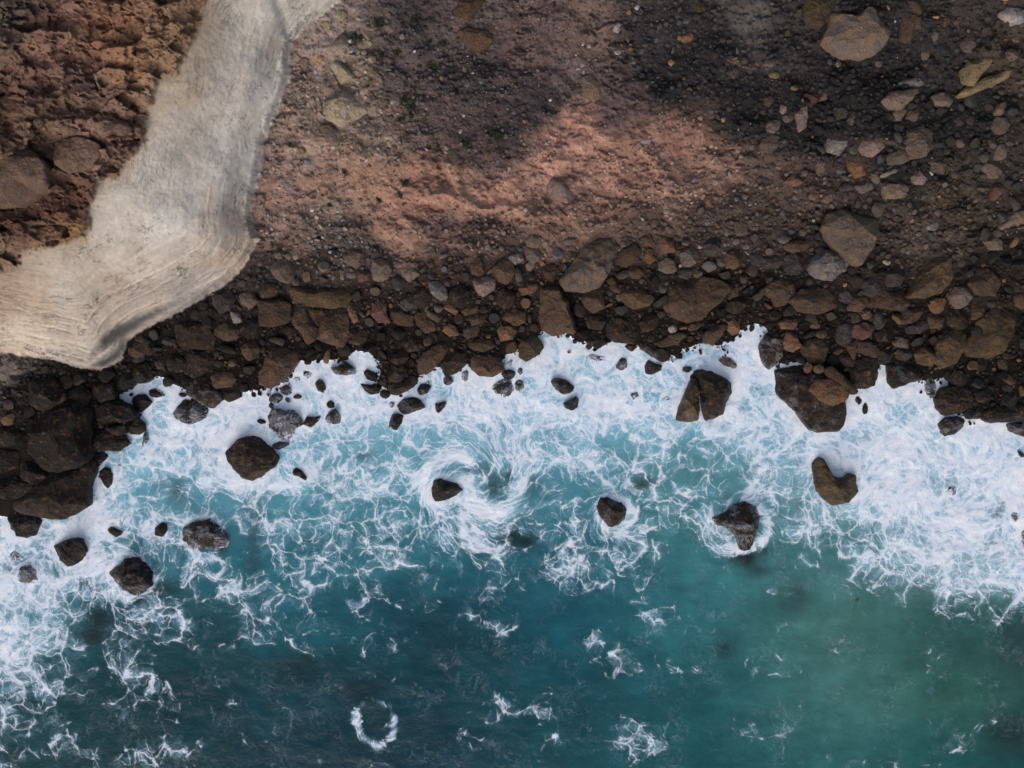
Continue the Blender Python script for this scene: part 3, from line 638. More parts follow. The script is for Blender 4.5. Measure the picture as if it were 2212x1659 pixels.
SHRUBS = {'A1': [(1430,310,1.2),(1500,330,1.1),(1525,400,1),(1350,420,.8),(1430,560,1.5),(1430,480,1),(1500,500,.9),(1040,450,1),(1130,570,1.1),
  (1305,640,1),(1240,760,1.5),(1270,830,1.4),(1285,890,1),(1210,920,.9),(960,945,.8),(755,1335,.9),(650,1270,.6),(1220,1400,1.1),(1185,1500,1),
  (1035,1530,1),(1035,180,1.3),(820,310,1.4),(920,300,1),(1170,390,1),(1940,1030,1.5),(1870,1090,1.1),(655,1580,.7),(1570,560,1.1),(1680,1080,1.3),
  (1340,500,.7),(1285,150,1.2),(1490,205,.5),(420,1240,.4)],
  'A2': [(430,630,1.1),(390,720,1.2),(370,820,1.4),(360,870,1.2),(325,970,1.2),(800,340,.8),(300,60,.7),(1100,800,.5),(30,1040,1.1),(490,30,.7)]}
# ---------------------------------------------------------------- ground colours: x, y (picture, 2212 wide), read colour, stone cover, stone size
GC = np.array([(700,60,112,100,95,.1,2),(680,200,118,103,92,.5,3),(760,150,120,106,92,.6,3),(650,330,112,97,88,.2,2),(800,300,110,95,85,.4,2.5),(700,400,118,95,82,.3,2),
(850,130,72,63,61,.5,2),(900,60,62,56,56,.5,2),(1000,40,76,66,63,.4,2),(1000,170,64,58,58,.8,2),(950,250,76,65,62,.7,2),(1080,300,58,52,53,.8,2),(1150,100,78,65,62,.5,2),
(1230,150,80,69,66,.5,1.8),(1280,60,80,67,62,.3,1.5),(1050,340,74,62,60,.7,2),(1180,220,58,53,55,.8,2),(1400,80,58,54,56,.9,3.5),(1450,170,48,46,48,1,4),(1330,220,68,57,55,.2,2),
(1550,100,47,45,48,1,4),(1620,50,70,67,64,.1,2),(1700,80,56,52,53,.6,4),(1600,250,44,42,44,1,5),(1750,250,40,38,40,1,6),(1900,170,40,38,40,1,5),(2000,100,48,45,45,.6,4),
(2100,60,58,53,51,.6,5),(2180,120,70,61,50,.5,5),(2100,250,42,40,41,1,7),(1950,350,44,41,42,1,7),(2150,350,62,54,48,.8,7),(1250,270,122,92,80,.15,1.5),(1200,330,130,99,86,.25,1.5),
(1400,320,112,86,74,.3,2),(1330,380,138,104,88,.4,2),(1470,300,118,89,77,.3,2),(1450,420,128,100,86,.5,2),(1560,350,116,90,77,.5,2.5),(1650,400,88,73,66,.7,3.5),(1750,430,88,71,64,.9,4.5),
(1850,400,70,60,55,.9,6),(2050,450,76,65,54,.9,5),(2000,520,78,67,60,.6,4),(1000,400,140,106,89,.2,1.5),(1080,420,146,111,92,.1,1.5),(920,420,132,98,83,.2,1.5),(850,430,126,98,84,.15,1.5),
(780,380,122,97,82,.25,1.5),(620,430,124,101,90,.3,2),(600,480,110,92,82,.4,2),(640,520,108,90,80,.7,2.5),(700,470,110,97,87,.6,2),(720,530,100,89,82,1,3),(800,560,94,83,78,1,3.5),
(860,500,120,95,82,.3,2),(950,500,104,84,76,.5,2),(1050,510,102,83,76,.8,2.5),(1100,560,88,73,68,.9,4),(1200,480,116,92,80,.6,2),(1300,470,114,90,78,.6,2.5),(1400,500,88,73,66,.8,4),
(1550,480,90,75,68,.9,4),(1650,520,76,65,58,.9,5),(1750,550,60,52,47,1,6),(580,600,66,58,54,1,5),(650,610,74,63,57,1,5),(800,640,62,52,47,1,6),(950,620,68,55,49,1,7),
(1100,650,56,45,40,1,8),(450,720,40,33,29,1,6),(600,720,44,35,31,1,7),(850,720,42,33,28,1,7),(1050,730,38,30,25,1,7),(1300,640,46,37,32,1,7),(1300,720,34,28,24,1,7),(1450,600,54,45,40,1,7),
(1500,690,36,29,25,1,7),(1620,640,42,35,30,1,7),(1800,620,46,38,33,1,7),(1750,740,36,29,24,1,7),(1950,650,44,36,30,1,7),(2000,760,34,28,23,1,7),(2150,600,50,42,36,1,7),(2200,750,38,31,25,1,7),
(350,760,38,32,28,1,6),(700,770,30,25,22,1,6),(400,830,28,23,21,1,7),(600,830,28,23,21,1,7),(1250,760,28,23,20,1,7),(60,850,52,45,41,.8,5),(15,805,92,85,79,.2,3),(100,900,40,34,31,.8,5),
(250,830,34,28,25,.9,6),(50,1000,34,28,24,.6,5),(200,880,30,25,22,.8,6),(1900,800,30,25,21,1,6),(2150,850,30,25,22,1,6)], float)
GC[:, 2:5] *= np.where((GC[:, 0] > 840) & (GC[:, 0] < 1370) & (GC[:, 1] < 345), 1.16, np.where((GC[:, 0] < 840) & (GC[:, 1] > 300) & (GC[:, 1] < 500), 1.08, 1.0))[:, None]
_o = (GC[:, 2] > 127)[:, None]; GC[:, 2:5] = np.where(_o, GC[:, 2:5] * .86 + np.array([100, 84, 76]) * .1, GC[:, 2:5])
GC[:, :2] *= F
CB = np.array([(100,100,92,72,64,.25,1.6),(20,40,70,60,56,.3,1.6),(50,200,76,60,53,.25,1.6),(250,60,98,74,61,.2,1.5),(350,60,98,80,66,.1,1.5),(390,20,98,80,66,.05,1.2),(200,200,85,69,63,.2,1.6),
(280,150,100,78,62,.1,1.5),(310,190,102,85,72,.1,1.5),(100,300,86,69,60,.1,1.6),(200,330,92,76,69,.1,1.6),(100,430,66,47,41,.2,1.5),(60,500,72,55,47,.2,1.5),(250,300,86,68,59,.1,1.6),
(160,440,74,54,47,.2,1.5),(170,500,88,70,50,.1,1.5),(30,560,92,76,66,.1,1.5),(100,520,90,70,58,.1,1.5)], float)
CW = np.array([(550,80,163,158,153),(480,200,160,151,146),(500,350,164,159,156),(400,300,157,148,141),(300,430,158,152,147),(380,460,163,159,158),(450,520,158,147,140),(500,540,160,140,125),
(300,560,156,144,135),(100,600,150,134,120),(60,720,165,150,134),(200,680,153,139,128),(150,760,148,139,132),(340,490,164,160,158),(50,560,138,124,112),(590,200,167,163,160),(560,280,170,166,164),
(540,330,168,164,162),(620,30,152,148,146),(700,20,160,156,153),(430,80,146,132,116),(410,180,146,132,116),(290,480,158,150,142),(10,640,140,118,100),(80,650,150,128,110),(120,620,152,143,136),
(480,490,150,138,130),(380,580,150,138,128),(300,640,146,132,124),(400,620,132,126,124)], float)
CW[:, :2] *= F; CB[:, :2] *= F
def idw(T, u, v, cols, p=2.2):
    w = np.zeros(u.shape); r = np.zeros(u.shape + (len(cols),))
    for t in T:
        q = 1.0 / (((u - t[0]) ** 2 + (v - t[1]) ** 2) + 60.0) ** p
        w += q
        r += q[..., None] * np.array([t[c] for c in cols])
    return r / w[..., None]
# evaluated on the coarse lattice, sampled with a domain warp so that the borders fray
_gc = idw(GC, cgx, cgy, (2, 3, 4, 5, 6)); _cb = idw(CB, cgx, cgy, (2, 3, 4, 5, 6)); _cw = idw(CW, cgx, cgy, (2, 3, 4))
# orange bench with its sharp upper border
ORANGE = P([(868,400),(900,375),(950,362),(1010,375),(1060,345),(1150,338),(1190,290),(1210,250),(1235,235),(1258,240),(1262,265),(1290,290),(1330,315),(1375,312),(1395,285),(1420,268),(1432,295),(1470,320),(1480,255),(1500,300),(1580,340),(1640,400),(1500,440),(1420,400),(1340,440),(1230,460),(1120,475),(1000,480),(930,460),(880,440)])
dO = seg_dist(cgx, cgy, ORANGE, True); dO = np.where(inside(cgx, cgy, ORANGE), dO, -dO)
def ground_info(u, v):
    wu = u + 9 * fbm(u / 22, v / 22, 4, 21.0); wv = v + 9 * fbm(u / 22, v / 22, 4, 31.0)
    g = np.stack([lat(_gc[..., k], wu, wv) for k in range(5)], -1)
    og = sstep(-1.5, 5, lat(dO, u, v) + 13 * fbm(u / 13, v / 13, 5, 41.0, .6)) * .25
    oc = np.array([128, 101, 90]) + 12 * fbm(u / 14, v / 14, 3, 42.0)[..., None] * np.array([1, .9, .5])
    g[..., :3] = g[..., :3] * (1 - og[..., None]) + oc * og[..., None]
    g[..., 3] *= 1 - .8 * og
    lt = np.clip(ledges(u, v)[1], 0, 1)[..., None]
    g[..., :3] = g[..., :3] * (1 - .55 * lt) + np.array([146, 118, 92.]) * .55 * lt
    m = 1 + .22 * fbm(u / 12, v / 12, 5, 51.0)[..., None] + .12 * fbm(u / 3, v / 3, 3, 61.0)[..., None]
    g[..., :3] *= m
    return g
def cliff_info(u, v):
    wu = u + 7 * fbm(u / 18, v / 18, 4, 71.0); wv = v + 7 * fbm(u / 18, v / 18, 4, 81.0)
    b = np.stack([lat(_cb[..., k], wu, wv) for k in range(5)], -1)
    b[..., :3] *= 1 + .24 * fbm(u / 9, v / 6, 5, 91.0)[..., None]
    red = sstep(.1, .5, fbm(u / 26, v / 20, 3, 93.0))[..., None]
    b[..., :3] = b[..., :3] * (1 - .12 * red) + b[..., :3] * np.array([1.1, .92, .85]) * .12 * red
    w = np.stack([lat(_cw[..., k], wu, wv) for k in range(3)], -1)
    dcs = lat(dCs, u, v); a = u * .62 - v * .78; cw = dcs + 9 * fbm(u / 55, v / 55, 3, 2.0)
    st = fbm(cw / 6, a / 80, 4, 4.0)
    dark = sstep(.28, .5, fbm(cw / 4.0, a / 22, 4, 33.0)) * sstep(-.1, .4, fbm(u / 60, v / 60, 2, 35.0))
    sw = .2 + .8 * np.maximum(sstep(60, 20, dcs), sstep(190, 240, v)); cv = fbm(u / 5, v / 7, 5, 53.0, .65)
    w *= (1 - .16 * sstep(.12, .4, cv) * sstep(.0, .3, fbm(u / 24, v / 24, 3, 54.0)))[..., None]
    w *= (1 + .09 * st * sw + .07 * fbm(u / 14, v / 14, 4, 37.0) + .05 * fbm(u / 3, v / 3, 3, 38.0))[..., None]
    w *= (1 - .22 * dark)[..., None]
    tan = sstep(.1, .45, fbm(u / 45, v / 30, 4, 39.0))[..., None] * .35
    w = w * (1 - tan) + w * np.array([1.0, .9, .8]) * tan
    cr = sstep(.035, .01, np.abs(fbm(cw / 9, a / 38, 5, 46.0, .6))) * sstep(.05, .3, fbm(u / 26, v / 26, 3, 47.0))
    w *= (1 - .42 * cr * sw)[..., None]
    fs = fbm(cw / 2.2, a / 50, 4, 48.0); w *= (1 + .025 * fs * sw + .05 * fbm(u / 6, v / 6, 5, 52.0, .7))[..., None]
    ln = np.exp(-((cw % 23 - 11) / 1.1) ** 2) * sstep(0, .3, fbm(u / 40, v / 40, 2, 36.0)) * sstep(60, 30, dcs)
    w = w + (ln * 14)[..., None]
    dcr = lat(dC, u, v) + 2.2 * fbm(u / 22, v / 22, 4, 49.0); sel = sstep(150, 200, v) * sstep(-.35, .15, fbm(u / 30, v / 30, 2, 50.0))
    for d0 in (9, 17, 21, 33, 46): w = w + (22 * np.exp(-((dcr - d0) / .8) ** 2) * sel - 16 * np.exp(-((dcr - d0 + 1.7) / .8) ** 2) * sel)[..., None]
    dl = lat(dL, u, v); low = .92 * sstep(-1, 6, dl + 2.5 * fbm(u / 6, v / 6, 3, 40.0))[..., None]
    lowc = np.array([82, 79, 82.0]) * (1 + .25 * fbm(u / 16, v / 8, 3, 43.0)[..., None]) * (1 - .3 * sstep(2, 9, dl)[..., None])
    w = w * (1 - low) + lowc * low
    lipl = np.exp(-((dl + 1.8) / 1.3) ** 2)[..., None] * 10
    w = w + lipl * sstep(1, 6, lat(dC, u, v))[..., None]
    br = sstep(-4, 5, lat(dB, u, v) + 5 * fbm(u / 12, v / 12, 3, 1.0) + 7 * fbm(u / 5, v / 5, 5, 45.0, .65))[..., None]
    edge = np.exp(-(lat(dB, u, v) / 9) ** 2)[..., None] * .35
    w = w * (1 - edge) + np.array([134, 114, 88.0]) * edge
    w = w * .6 + w.mean(-1, keepdims=True) * .4
    w = w * np.array([1.015, 1.0, .975])
    c = w * (1 - br) + b[..., :3] * br * np.array([1.13, 1.11, 1.08])
    return c, br[..., 0], b[..., 3], b[..., 4]

# ---------------------------------------------------------------- materials of the setting
def wash_film(t, pos, c, top=.20):
    # thin foam left by the swash in the lowest hollows
    z = t.n('ShaderNodeSeparateXYZ'); t.put(z.inputs[0], pos); z = z.outputs['Z']
    f = t.ramp(t.math('SUBTRACT', t.math('ADD', top, t.math('MULTIPLY', t.math('SUBTRACT', t.noise(pos, 1.6, 6, .7), .5), 1.3)), z), 0, .10)
    return t.mix(t.math('MULTIPLY', f, .85), c, alb((202, 206, 222)))
def mat_ground():
    t = NT('soil', .95, .15)
    pos = t.n('ShaderNodeNewGeometry').outputs['Position']
    c = t.attr('tint', 'Color')
    n1 = t.noise(pos, 3.2, 6, .65); n2 = t.noise(pos, 14, 4, .7)
    v = t.math('ADD', t.math('MULTIPLY', n1, .9), t.math('MULTIPLY', n2, 1.0))
    f = t.ramp(v, .6, 1.3, .62, 1.42, False)
    c = t.mix(1.0, c, t.n('ShaderNodeCombineColor').outputs[0], 'MIX') if False else t.vmath('SCALE', c, sc_=f)
    cr = t.vor(pos, 4.0, 'F1', 'Distance', dim='3D')
    h = t.math('ADD', t.math('MULTIPLY', n2, .6), t.math('MULTIPLY', cr, -.5))
    h = t.math('ADD', h, t.math('MULTIPLY', n1, .8))
    c = wash_film(t, pos, c)
    return t.out(Base_Color=c, Normal=t.bump(h, .8, .12))
def mat_cliff():
    t = NT('cliff_rock', .92, .15)
    pos = t.n('ShaderNodeNewGeometry').outputs['Position']
    c = t.attr('tint', 'Color'); br = t.attr('brown')
    n1 = t.noise(pos, 2.2, 7, .68, .6); n2 = t.noise(pos, 9, 5, .7)
    v = t.math('ADD', t.math('MULTIPLY', n1, 1.0), t.math('MULTIPLY', n2, .8))
    amt = t.ramp(br, 0, 1, .16, .26)
    f = t.math('ADD', 1.0, t.math('MULTIPLY', t.math('SUBTRACT', v, .9), t.math('MULTIPLY', amt, 3.2)))
    c = t.vmath('SCALE', c, sc_=f)
    wh = t.math('SUBTRACT', 1.0, br, clamp=True); sv = t.attr('strat', 'Vector')
    s1 = t.noise(sv, 1.6, 8, .68, .25); s2 = t.noise(sv, 3.4, 6, .7, .2); gate = t.ramp(t.noise(pos, .22, 3, .55), .46, .6)
    ck = t.math('MULTIPLY', t.ramp(t.math('ABSOLUTE', t.math('SUBTRACT', s2, .5)), .004, .016, 1, 0), t.math('MULTIPLY', gate, wh))
    sf = t.math('ADD', 1.0, t.math('MULTIPLY', t.math('SUBTRACT', s1, .5), t.math('MULTIPLY', wh, .16)))
    c = t.vmath('SCALE', c, sc_=t.math('SUBTRACT', sf, t.math('MULTIPLY', ck, .38)))
    cr = t.vor(t.vmath('ADD', pos, t.vmath('SCALE', t.noise(pos, 1.5, 3, .6, 0, 'Color'), sc_=.8)), 1.1, 'DISTANCE_TO_EDGE', dim='3D')
    crk = t.math('MULTIPLY', t.ramp(cr, .0, .06, -1, 0), t.math('MULTIPLY', br, 1.0))
    h = t.math('ADD', t.math('MULTIPLY', n2, .7), t.math('ADD', t.math('MULTIPLY', n1, .55), t.math('MULTIPLY', crk, .3)))
    h = t.math('ADD', h, t.math('MULTIPLY', wh, t.math('SUBTRACT', t.math('MULTIPLY', s1, .55), t.math('MULTIPLY', ck, .6))))
    return t.out(Base_Color=c, Normal=t.bump(h, .6, .10))

# ---------------------------------------------------------------- ground and cliff: one lattice split along the cliff foot
def axis(lo, hi, step, far, g=1.05):
    a = list(np.arange(lo, hi + 1e-6, step)); s = step * 2; x = lo; pre = []
    while x > -far: x -= s; s *= g; pre.append(x)
    s = step * 2; x = hi; post = []
    while x < far: x += s; s *= g; post.append(x)
    return np.array(pre[::-1] + a + post)
gu = axis(-50, 1074, 1.0, 4200)
gv = np.unique(np.concatenate([axis(-50, 448, 1.0, 4200)[axis(-50, 448, 1.0, 4200) <= 448], np.arange(454, 800, 12), [900, 1100, 1500, 2200, 3200, 4600]]))
U, V = np.meshgrid(gu, gv)
# relief keeps going a little past the frame, then levels out
Uc, Vc = np.clip(U, -450, 1465), np.clip(V, -450, 630)
Z = terrain(Uc, Vc)
X, Y = world(U, V, Z)
gi = ground_info(Uc, Vc); gi[..., :3] *= (1 - .30 * np.clip(gi[..., 3:4], 0, 1)) * 1; ci, cbr, _, _ = cliff_info(Uc, Vc)  # shade in the gaps of dense stones, painted into the soil colour
dCg = lat(dC, Uc, Vc) + 4 * fbm(U / 9, V / 9, 4, 77.0, .65)
lum = gi[..., :3].mean(-1, keepdims=True); shore_shade = np.exp(-((lat(dS, Uc, Vc) - 34) / 40) ** 4)[..., None]  # contact shadow among the shore boulders, painted into the ground tint
tint_g = alb(gi[..., :3] * np.array([1.0, .985, 1.0]), .90) * (1 + .38 * sstep(45, 112, lum) * .34 / .38) * (1 - .4 * shore_shade); tint_c = alb(ci, .97)
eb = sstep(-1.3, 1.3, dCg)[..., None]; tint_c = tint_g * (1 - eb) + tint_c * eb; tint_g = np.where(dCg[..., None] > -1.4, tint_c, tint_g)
idx = np.arange(U.size).reshape(U.shape)
quads = np.stack([idx[:-1, :-1], idx[1:, :-1], idx[1:, 1:], idx[:-1, 1:]], -1).reshape(-1, 4)
fc = (dCg[:-1, :-1] + dCg[1:, 1:]).ravel() / 2 > 0
XYZ = np.stack([X, Y, Z], -1).reshape(-1, 3)
def sub(name, mask, mat, attrs):
    q = quads[mask]; used = np.unique(q); remap = np.full(U.size, -1); remap[used] = np.arange(len(used))
    return mesh_obj(name, XYZ[used], remap[q], mat, True, {k: a[used] for k, a in attrs.items()})
_cd = lat(dCs, Uc, Vc) + 9 * fbm(Uc / 55, Vc / 55, 3, 2.0)
strat = np.stack([_cd * .1, (Uc * .62 - Vc * .78) * .012, 0 * Uc], -1).reshape(-1, 3)
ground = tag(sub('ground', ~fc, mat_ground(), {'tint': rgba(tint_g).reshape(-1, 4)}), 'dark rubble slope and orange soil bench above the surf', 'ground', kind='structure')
cliff = tag(sub('cliff', fc, mat_cliff(), {'tint': rgba(tint_c).reshape(-1, 4), 'brown': cbr.ravel(), 'strat': strat}), 'white weathered cliff band under a brown rocky top at the left', 'cliff', kind='structure')
# ---------------------------------------------------------------- water
XCOL = np.arange(0, 2251, 150) * F
DT = np.array([
[.9]*16,
[.9,.9,.92,.9,.95,.95,.9,.9,.85,.8,.85,.95,.9,.95,.9,.9],
[.9,.9,.82,.95,.95,.8,.72,.72,.74,.78,.72,.9,.9,.95,.95,.95],
[.9,.9,.68,.92,.7,.62,.58,.66,.62,.58,.52,.75,.85,.93,.95,.95],
[.9,.88,.6,.66,.72,.62,.55,.66,.5,.48,.32,.5,.72,.9,.92,.92],
[.9,.9,.66,.28,.48,.45,.42,.62,.36,.44,.34,.32,.58,.9,.88,.82],
[.92,.86,.6,.15,.4,.4,.38,.38,.4,.44,.16,.25,.42,.8,.9,.86],
[.88,.8,.55,.28,.32,.36,.22,.2,.3,.22,.1,.08,.16,.42,.82,.82],
[.82,.64,.46,.3,.4,.3,.12,.14,.12,.12,.1,.08,.05,.1,.32,.48],
[.78,.5,.28,.26,.3,.16,.12,.24,.06,.2,.12,.12,.03,.0,.05,.1],
[.7,.32,.25,.12,.06,.12,.06,.06,.03,.12,.05,.15,.02,.0,.03,.08],
[.45,.22,.2,.16,.06,.1,.05,.14,.12,.1,.03,.1,.0,.03,.06,.1],
[.35,.22,.25,.12,.15,.03,.02,.16,.1,.25,.02,.15,.03,.12,.1,.08],
[.22,.22,.3,.12,.03,.0,.03,.1,.06,.2,.03,.15,.1,.05,.05,.05]])
DY = np.array([760,830,900,970,1040,1110,1180,1250,1320,1390,1460,1530,1600,1660]) * F
WCX = np.array([0,300,600,900,1200,1500,1800,2100,2250]) * F
WCY = np.array([900,1050,1200,1350,1500,1660]) * F
WC = np.array([
[(125,175,188)]*7 + [(140,180,190)]*2,
[(120,165,175),(110,165,178),(95,155,165),(88,150,160),(85,145,155),(85,140,142),(125,160,165),(160,182,192),(160,182,192)],
[(95,140,150),(60,115,125),(48,108,118),(48,105,115),(42,98,108),(62,118,120),(74,120,120),(140,168,168),(140,168,168)],
[(88,132,138),(35,70,78),(38,90,100),(25,68,80),(30,80,92),(50,105,108),(68,112,104),(48,90,86),(48,82,82)],
[(30,68,74),(22,55,62),(24,62,72),(22,60,70),(28,72,82),(38,92,96),(66,112,106),(52,96,86),(46,84,80)],
[(28,60,66),(22,55,60),(20,50,60),(20,52,64),(26,70,78),(30,85,88),(48,100,98),(32,82,80),(28,72,72)]], float)
def table(T, xs, ys, u, v):
    i = np.clip(np.searchsorted(xs, u) - 1, 0, len(xs) - 2); j = np.clip(np.searchsorted(ys, v) - 1, 0, len(ys) - 2)
    fx = np.clip((u - xs[i]) / (xs[i + 1] - xs[i]), 0, 1); fy = np.clip((v - ys[j]) / (ys[j + 1] - ys[j]), 0, 1)
    fx = fx * fx * (3 - 2 * fx); fy = fy * fy * (3 - 2 * fy)
    if T.ndim == 3: fx, fy = fx[..., None], fy[..., None]
    return (T[j, i] * (1 - fx) + T[j, i + 1] * fx) * (1 - fy) + (T[j + 1, i] * (1 - fx) + T[j + 1, i + 1] * fx) * fy
# sunken rocks seen as dark blots: x, y, rx, ry, amount
BLOT = [(1105,1160,26,22,.8),(1140,1172,18,14,.7),(785,1492,55,28,.5),(815,1560,30,24,.25),(1560,1400,20,14,.3),(215,1335,26,22,.7),(200,1375,34,22,.7),(425,1160,26,20,.8),(478,1175,14,22,.6),
 (300,1290,20,14,.6),(385,1060,20,26,.35),(345,1270,26,16,.6),(190,1262,24,18,.6),(40,1230,40,22,.4),(1610,1205,26,20,.9),(1650,1190,14,14,.6),(2180,1585,60,50,.55),(2190,1420,50,60,.3),(1720,1290,34,40,.4),(1100,1025,10,20,.5),
 (1070,1050,26,22,.55),(1025,1022,34,14,.5),(1640,1235,30,16,.5),(785,980,22,10,.3),(550,1150,24,120,.3),(640,1440,90,40,.45),(480,1390,60,60,.3),(2055,1058,22,16,.4),(2160,1105,16,40,.5),(1385,1045,30,16,.5),(1150,1050,14,30,.3),
 (700,1000,60,30,.1),(440,1500,120,60,.2),(1000,1400,120,80,.25),(1850,1295,4,4,.8),(100,1420,30,20,.2),(1580,1010,22,60,-.25),(1330,950,40,30,-.2)]
# foam ribbons in the open water: points, half width, amount
RIB = [([(950,1100),(918,1075),(908,1035),(930,1000),(970,980),(1008,990)],15,.5),([(985,1078),(1015,1095),(1060,1105)],16,.4),([(805,1510),(840,1530),(852,1560),(845,1590),(820,1612),(795,1600),(780,1575),(762,1550),(770,1530),(790,1510)],9,.5),([(775,1550),(790,1590),(815,1615)],9,.35),
 ([(1060,1490),(1075,1515),(1110,1540)],14,.42),([(1110,1545),(1160,1532),(1200,1545),(1260,1535),(1300,1500)],12,.4),([(1010,1330),(1060,1345),(1090,1360)],24,.32),([(1075,1350),(1080,1400),(1060,1440)],10,.25),
 ([(1380,1330),(1430,1345),(1450,1390)],22,.3),([(1420,1430),(1450,1440)],14,.25),([(1350,1580),(1400,1590),(1440,1630),(1460,1659)],22,.3),([(1200,1590),(1195,1659)],12,.3),
 ([(1880,1560),(1840,1570),(1790,1600)],12,.25),([(1870,1610),(1920,1630),(1830,1650)],14,.25),([(1690,1380),(1700,1450),(1695,1560),(1690,1659)],16,.22),([(1725,1380),(1750,1420)],14,.25),
 ([(640,1600),(690,1620),(690,1650)],8,.4),([(260,1650),(330,1620),(420,1630),(440,1600),(470,1590)],12,.35),([(500,1450),(570,1470),(600,1500)],14,.3),([(260,1480),(290,1445)],7,.5),
 ([(930,1330),(1000,1370),(940,1480)],8,.2),([(2100,1440),(2060,1500),(2040,1560)],10,.2),([(1200,1440),(1300,1400),(1400,1450)],60,.05),
 ([(940,1080),(915,1050),(925,1000),(975,985),(1010,1000)],12,.3),([(1010,1050),(1030,1090),(1060,1105),(1110,1075),(1130,1030),(1120,990)],14,.45),([(1000,1040),(1050,1100)],20,.3),
 ([(1540,1120),(1520,1160),(1560,1190),(1600,1190)],16,.45),([(1600,1100),(1650,1100),(1665,1150),(1640,1190)],7,.35),([(1300,1160),(1350,1155),(1370,1120),(1360,1080)],9,.25),([(1340,1150),(1330,1180)],8,.3),
 ([(1250,1080),(1230,1160),(1180,1200)],8,.2),([(440,1215),(470,1200),(482,1225),(470,1245),(445,1240)],7,.35),([(1600,1080),(1660,1000)],6,.35),([(2140,1060),(2195,1100),(2212,1140)],14,.3)]
ROCKV = []        # filled by the rocks: (u, v, radius) of everything that stands in the water
def foam_field(x,y,D,X,Y):
    """x, y metres; X, Y advected metres; D density. Returns foam cover, milkiness, relief"""
    wx=fbm(x*.35,y*.35,3,3.);wy=fbm(x*.35,y*.35,3,7.)
    jx=fbm(X*2.0,Y*2.0,5,13.,.62);jy=fbm(X*2.0,Y*2.0,5,17.,.62)
    X=X+wx*1.0+jx*.16;Y=Y+wy*1.0+jy*.16
    lowf=fbm(x*.2+wx*.4,y*.24+wy*.4,5,23.,.58)
    mid=fbm(X*.8,Y*.8,5,29.,.6)
    d=D+.62*lowf+.34*mid
    def net(sc,lo,hi,seed,wmax,al):
        f1,f2=vor(X*sc+seed*3.1,Y*sc+seed*1.7,seed); e=f2-f1
        w=np.clip((d-lo)/(hi-lo),0,1)
        wall=.045+w**1.5*wmax
        core=1-sstep(.1,1.0,e/wall)
        halo=(1-sstep(.3,3.0,e/wall))*.20
        return np.maximum(core,halo)*sstep(lo,lo+.22,d)*al
    a1=net(.34,.03,1.2,1,.34,1.);a2=net(.75,.10,1.2,2,.30,.95);a3=net(1.7,.22,1.25,3,.30,.85);a4=net(3.9,.42,1.3,4,.42,.6)
    tex=fbm(X*1.5,Y*1.5,6,51.,.70)
    rid=1-np.abs(fbm(X*.8,Y*.8,7,61.,.66))*6.5
    rid=np.clip(rid,0,1)**1.4*sstep(.02,.6,d)
    rid2=1-np.abs(fbm(X*2.2+9,Y*2.2,6,67.,.66))*6.0
    rid2=np.clip(rid2,0,1)**1.4*sstep(.25,.8,d)
    lac=1-(1-a1)*(1-a2)*(1-a3)*(1-a4)*(1-rid*.38)*(1-rid2*.22)
    lac=lac*(.42+.58*sstep(-.3,.12,tex+.55*(d-.4)))
    clump=sstep(.2,.42,tex*.8+lowf*.3+.22*(d-.25))*sstep(.0,.5,d)*.7
    solid=sstep(.70,1.12,d+.50*tex)
    foam=1-(1-lac*.88)*(1-solid*.93)*(1-clump)
    wisp=np.clip(1-np.abs(fbm(X*.9+3,Y*.9,7,71.,.68))*11,0,1)*sstep(-.05,.35,fbm(x*.28,y*.28,4,73.))*(.35+.65*sstep(-.1,.3,tex))*.30
    foam=1-(1-foam)*(1-wisp)
    milk=np.clip(sstep(.12,.95,d+.25*mid)*.85,0,1)
    foam=np.clip(foam,0,1); foam=foam*.45+.55*sstep(.12,.88,foam)
    return foam,milk,tex,d
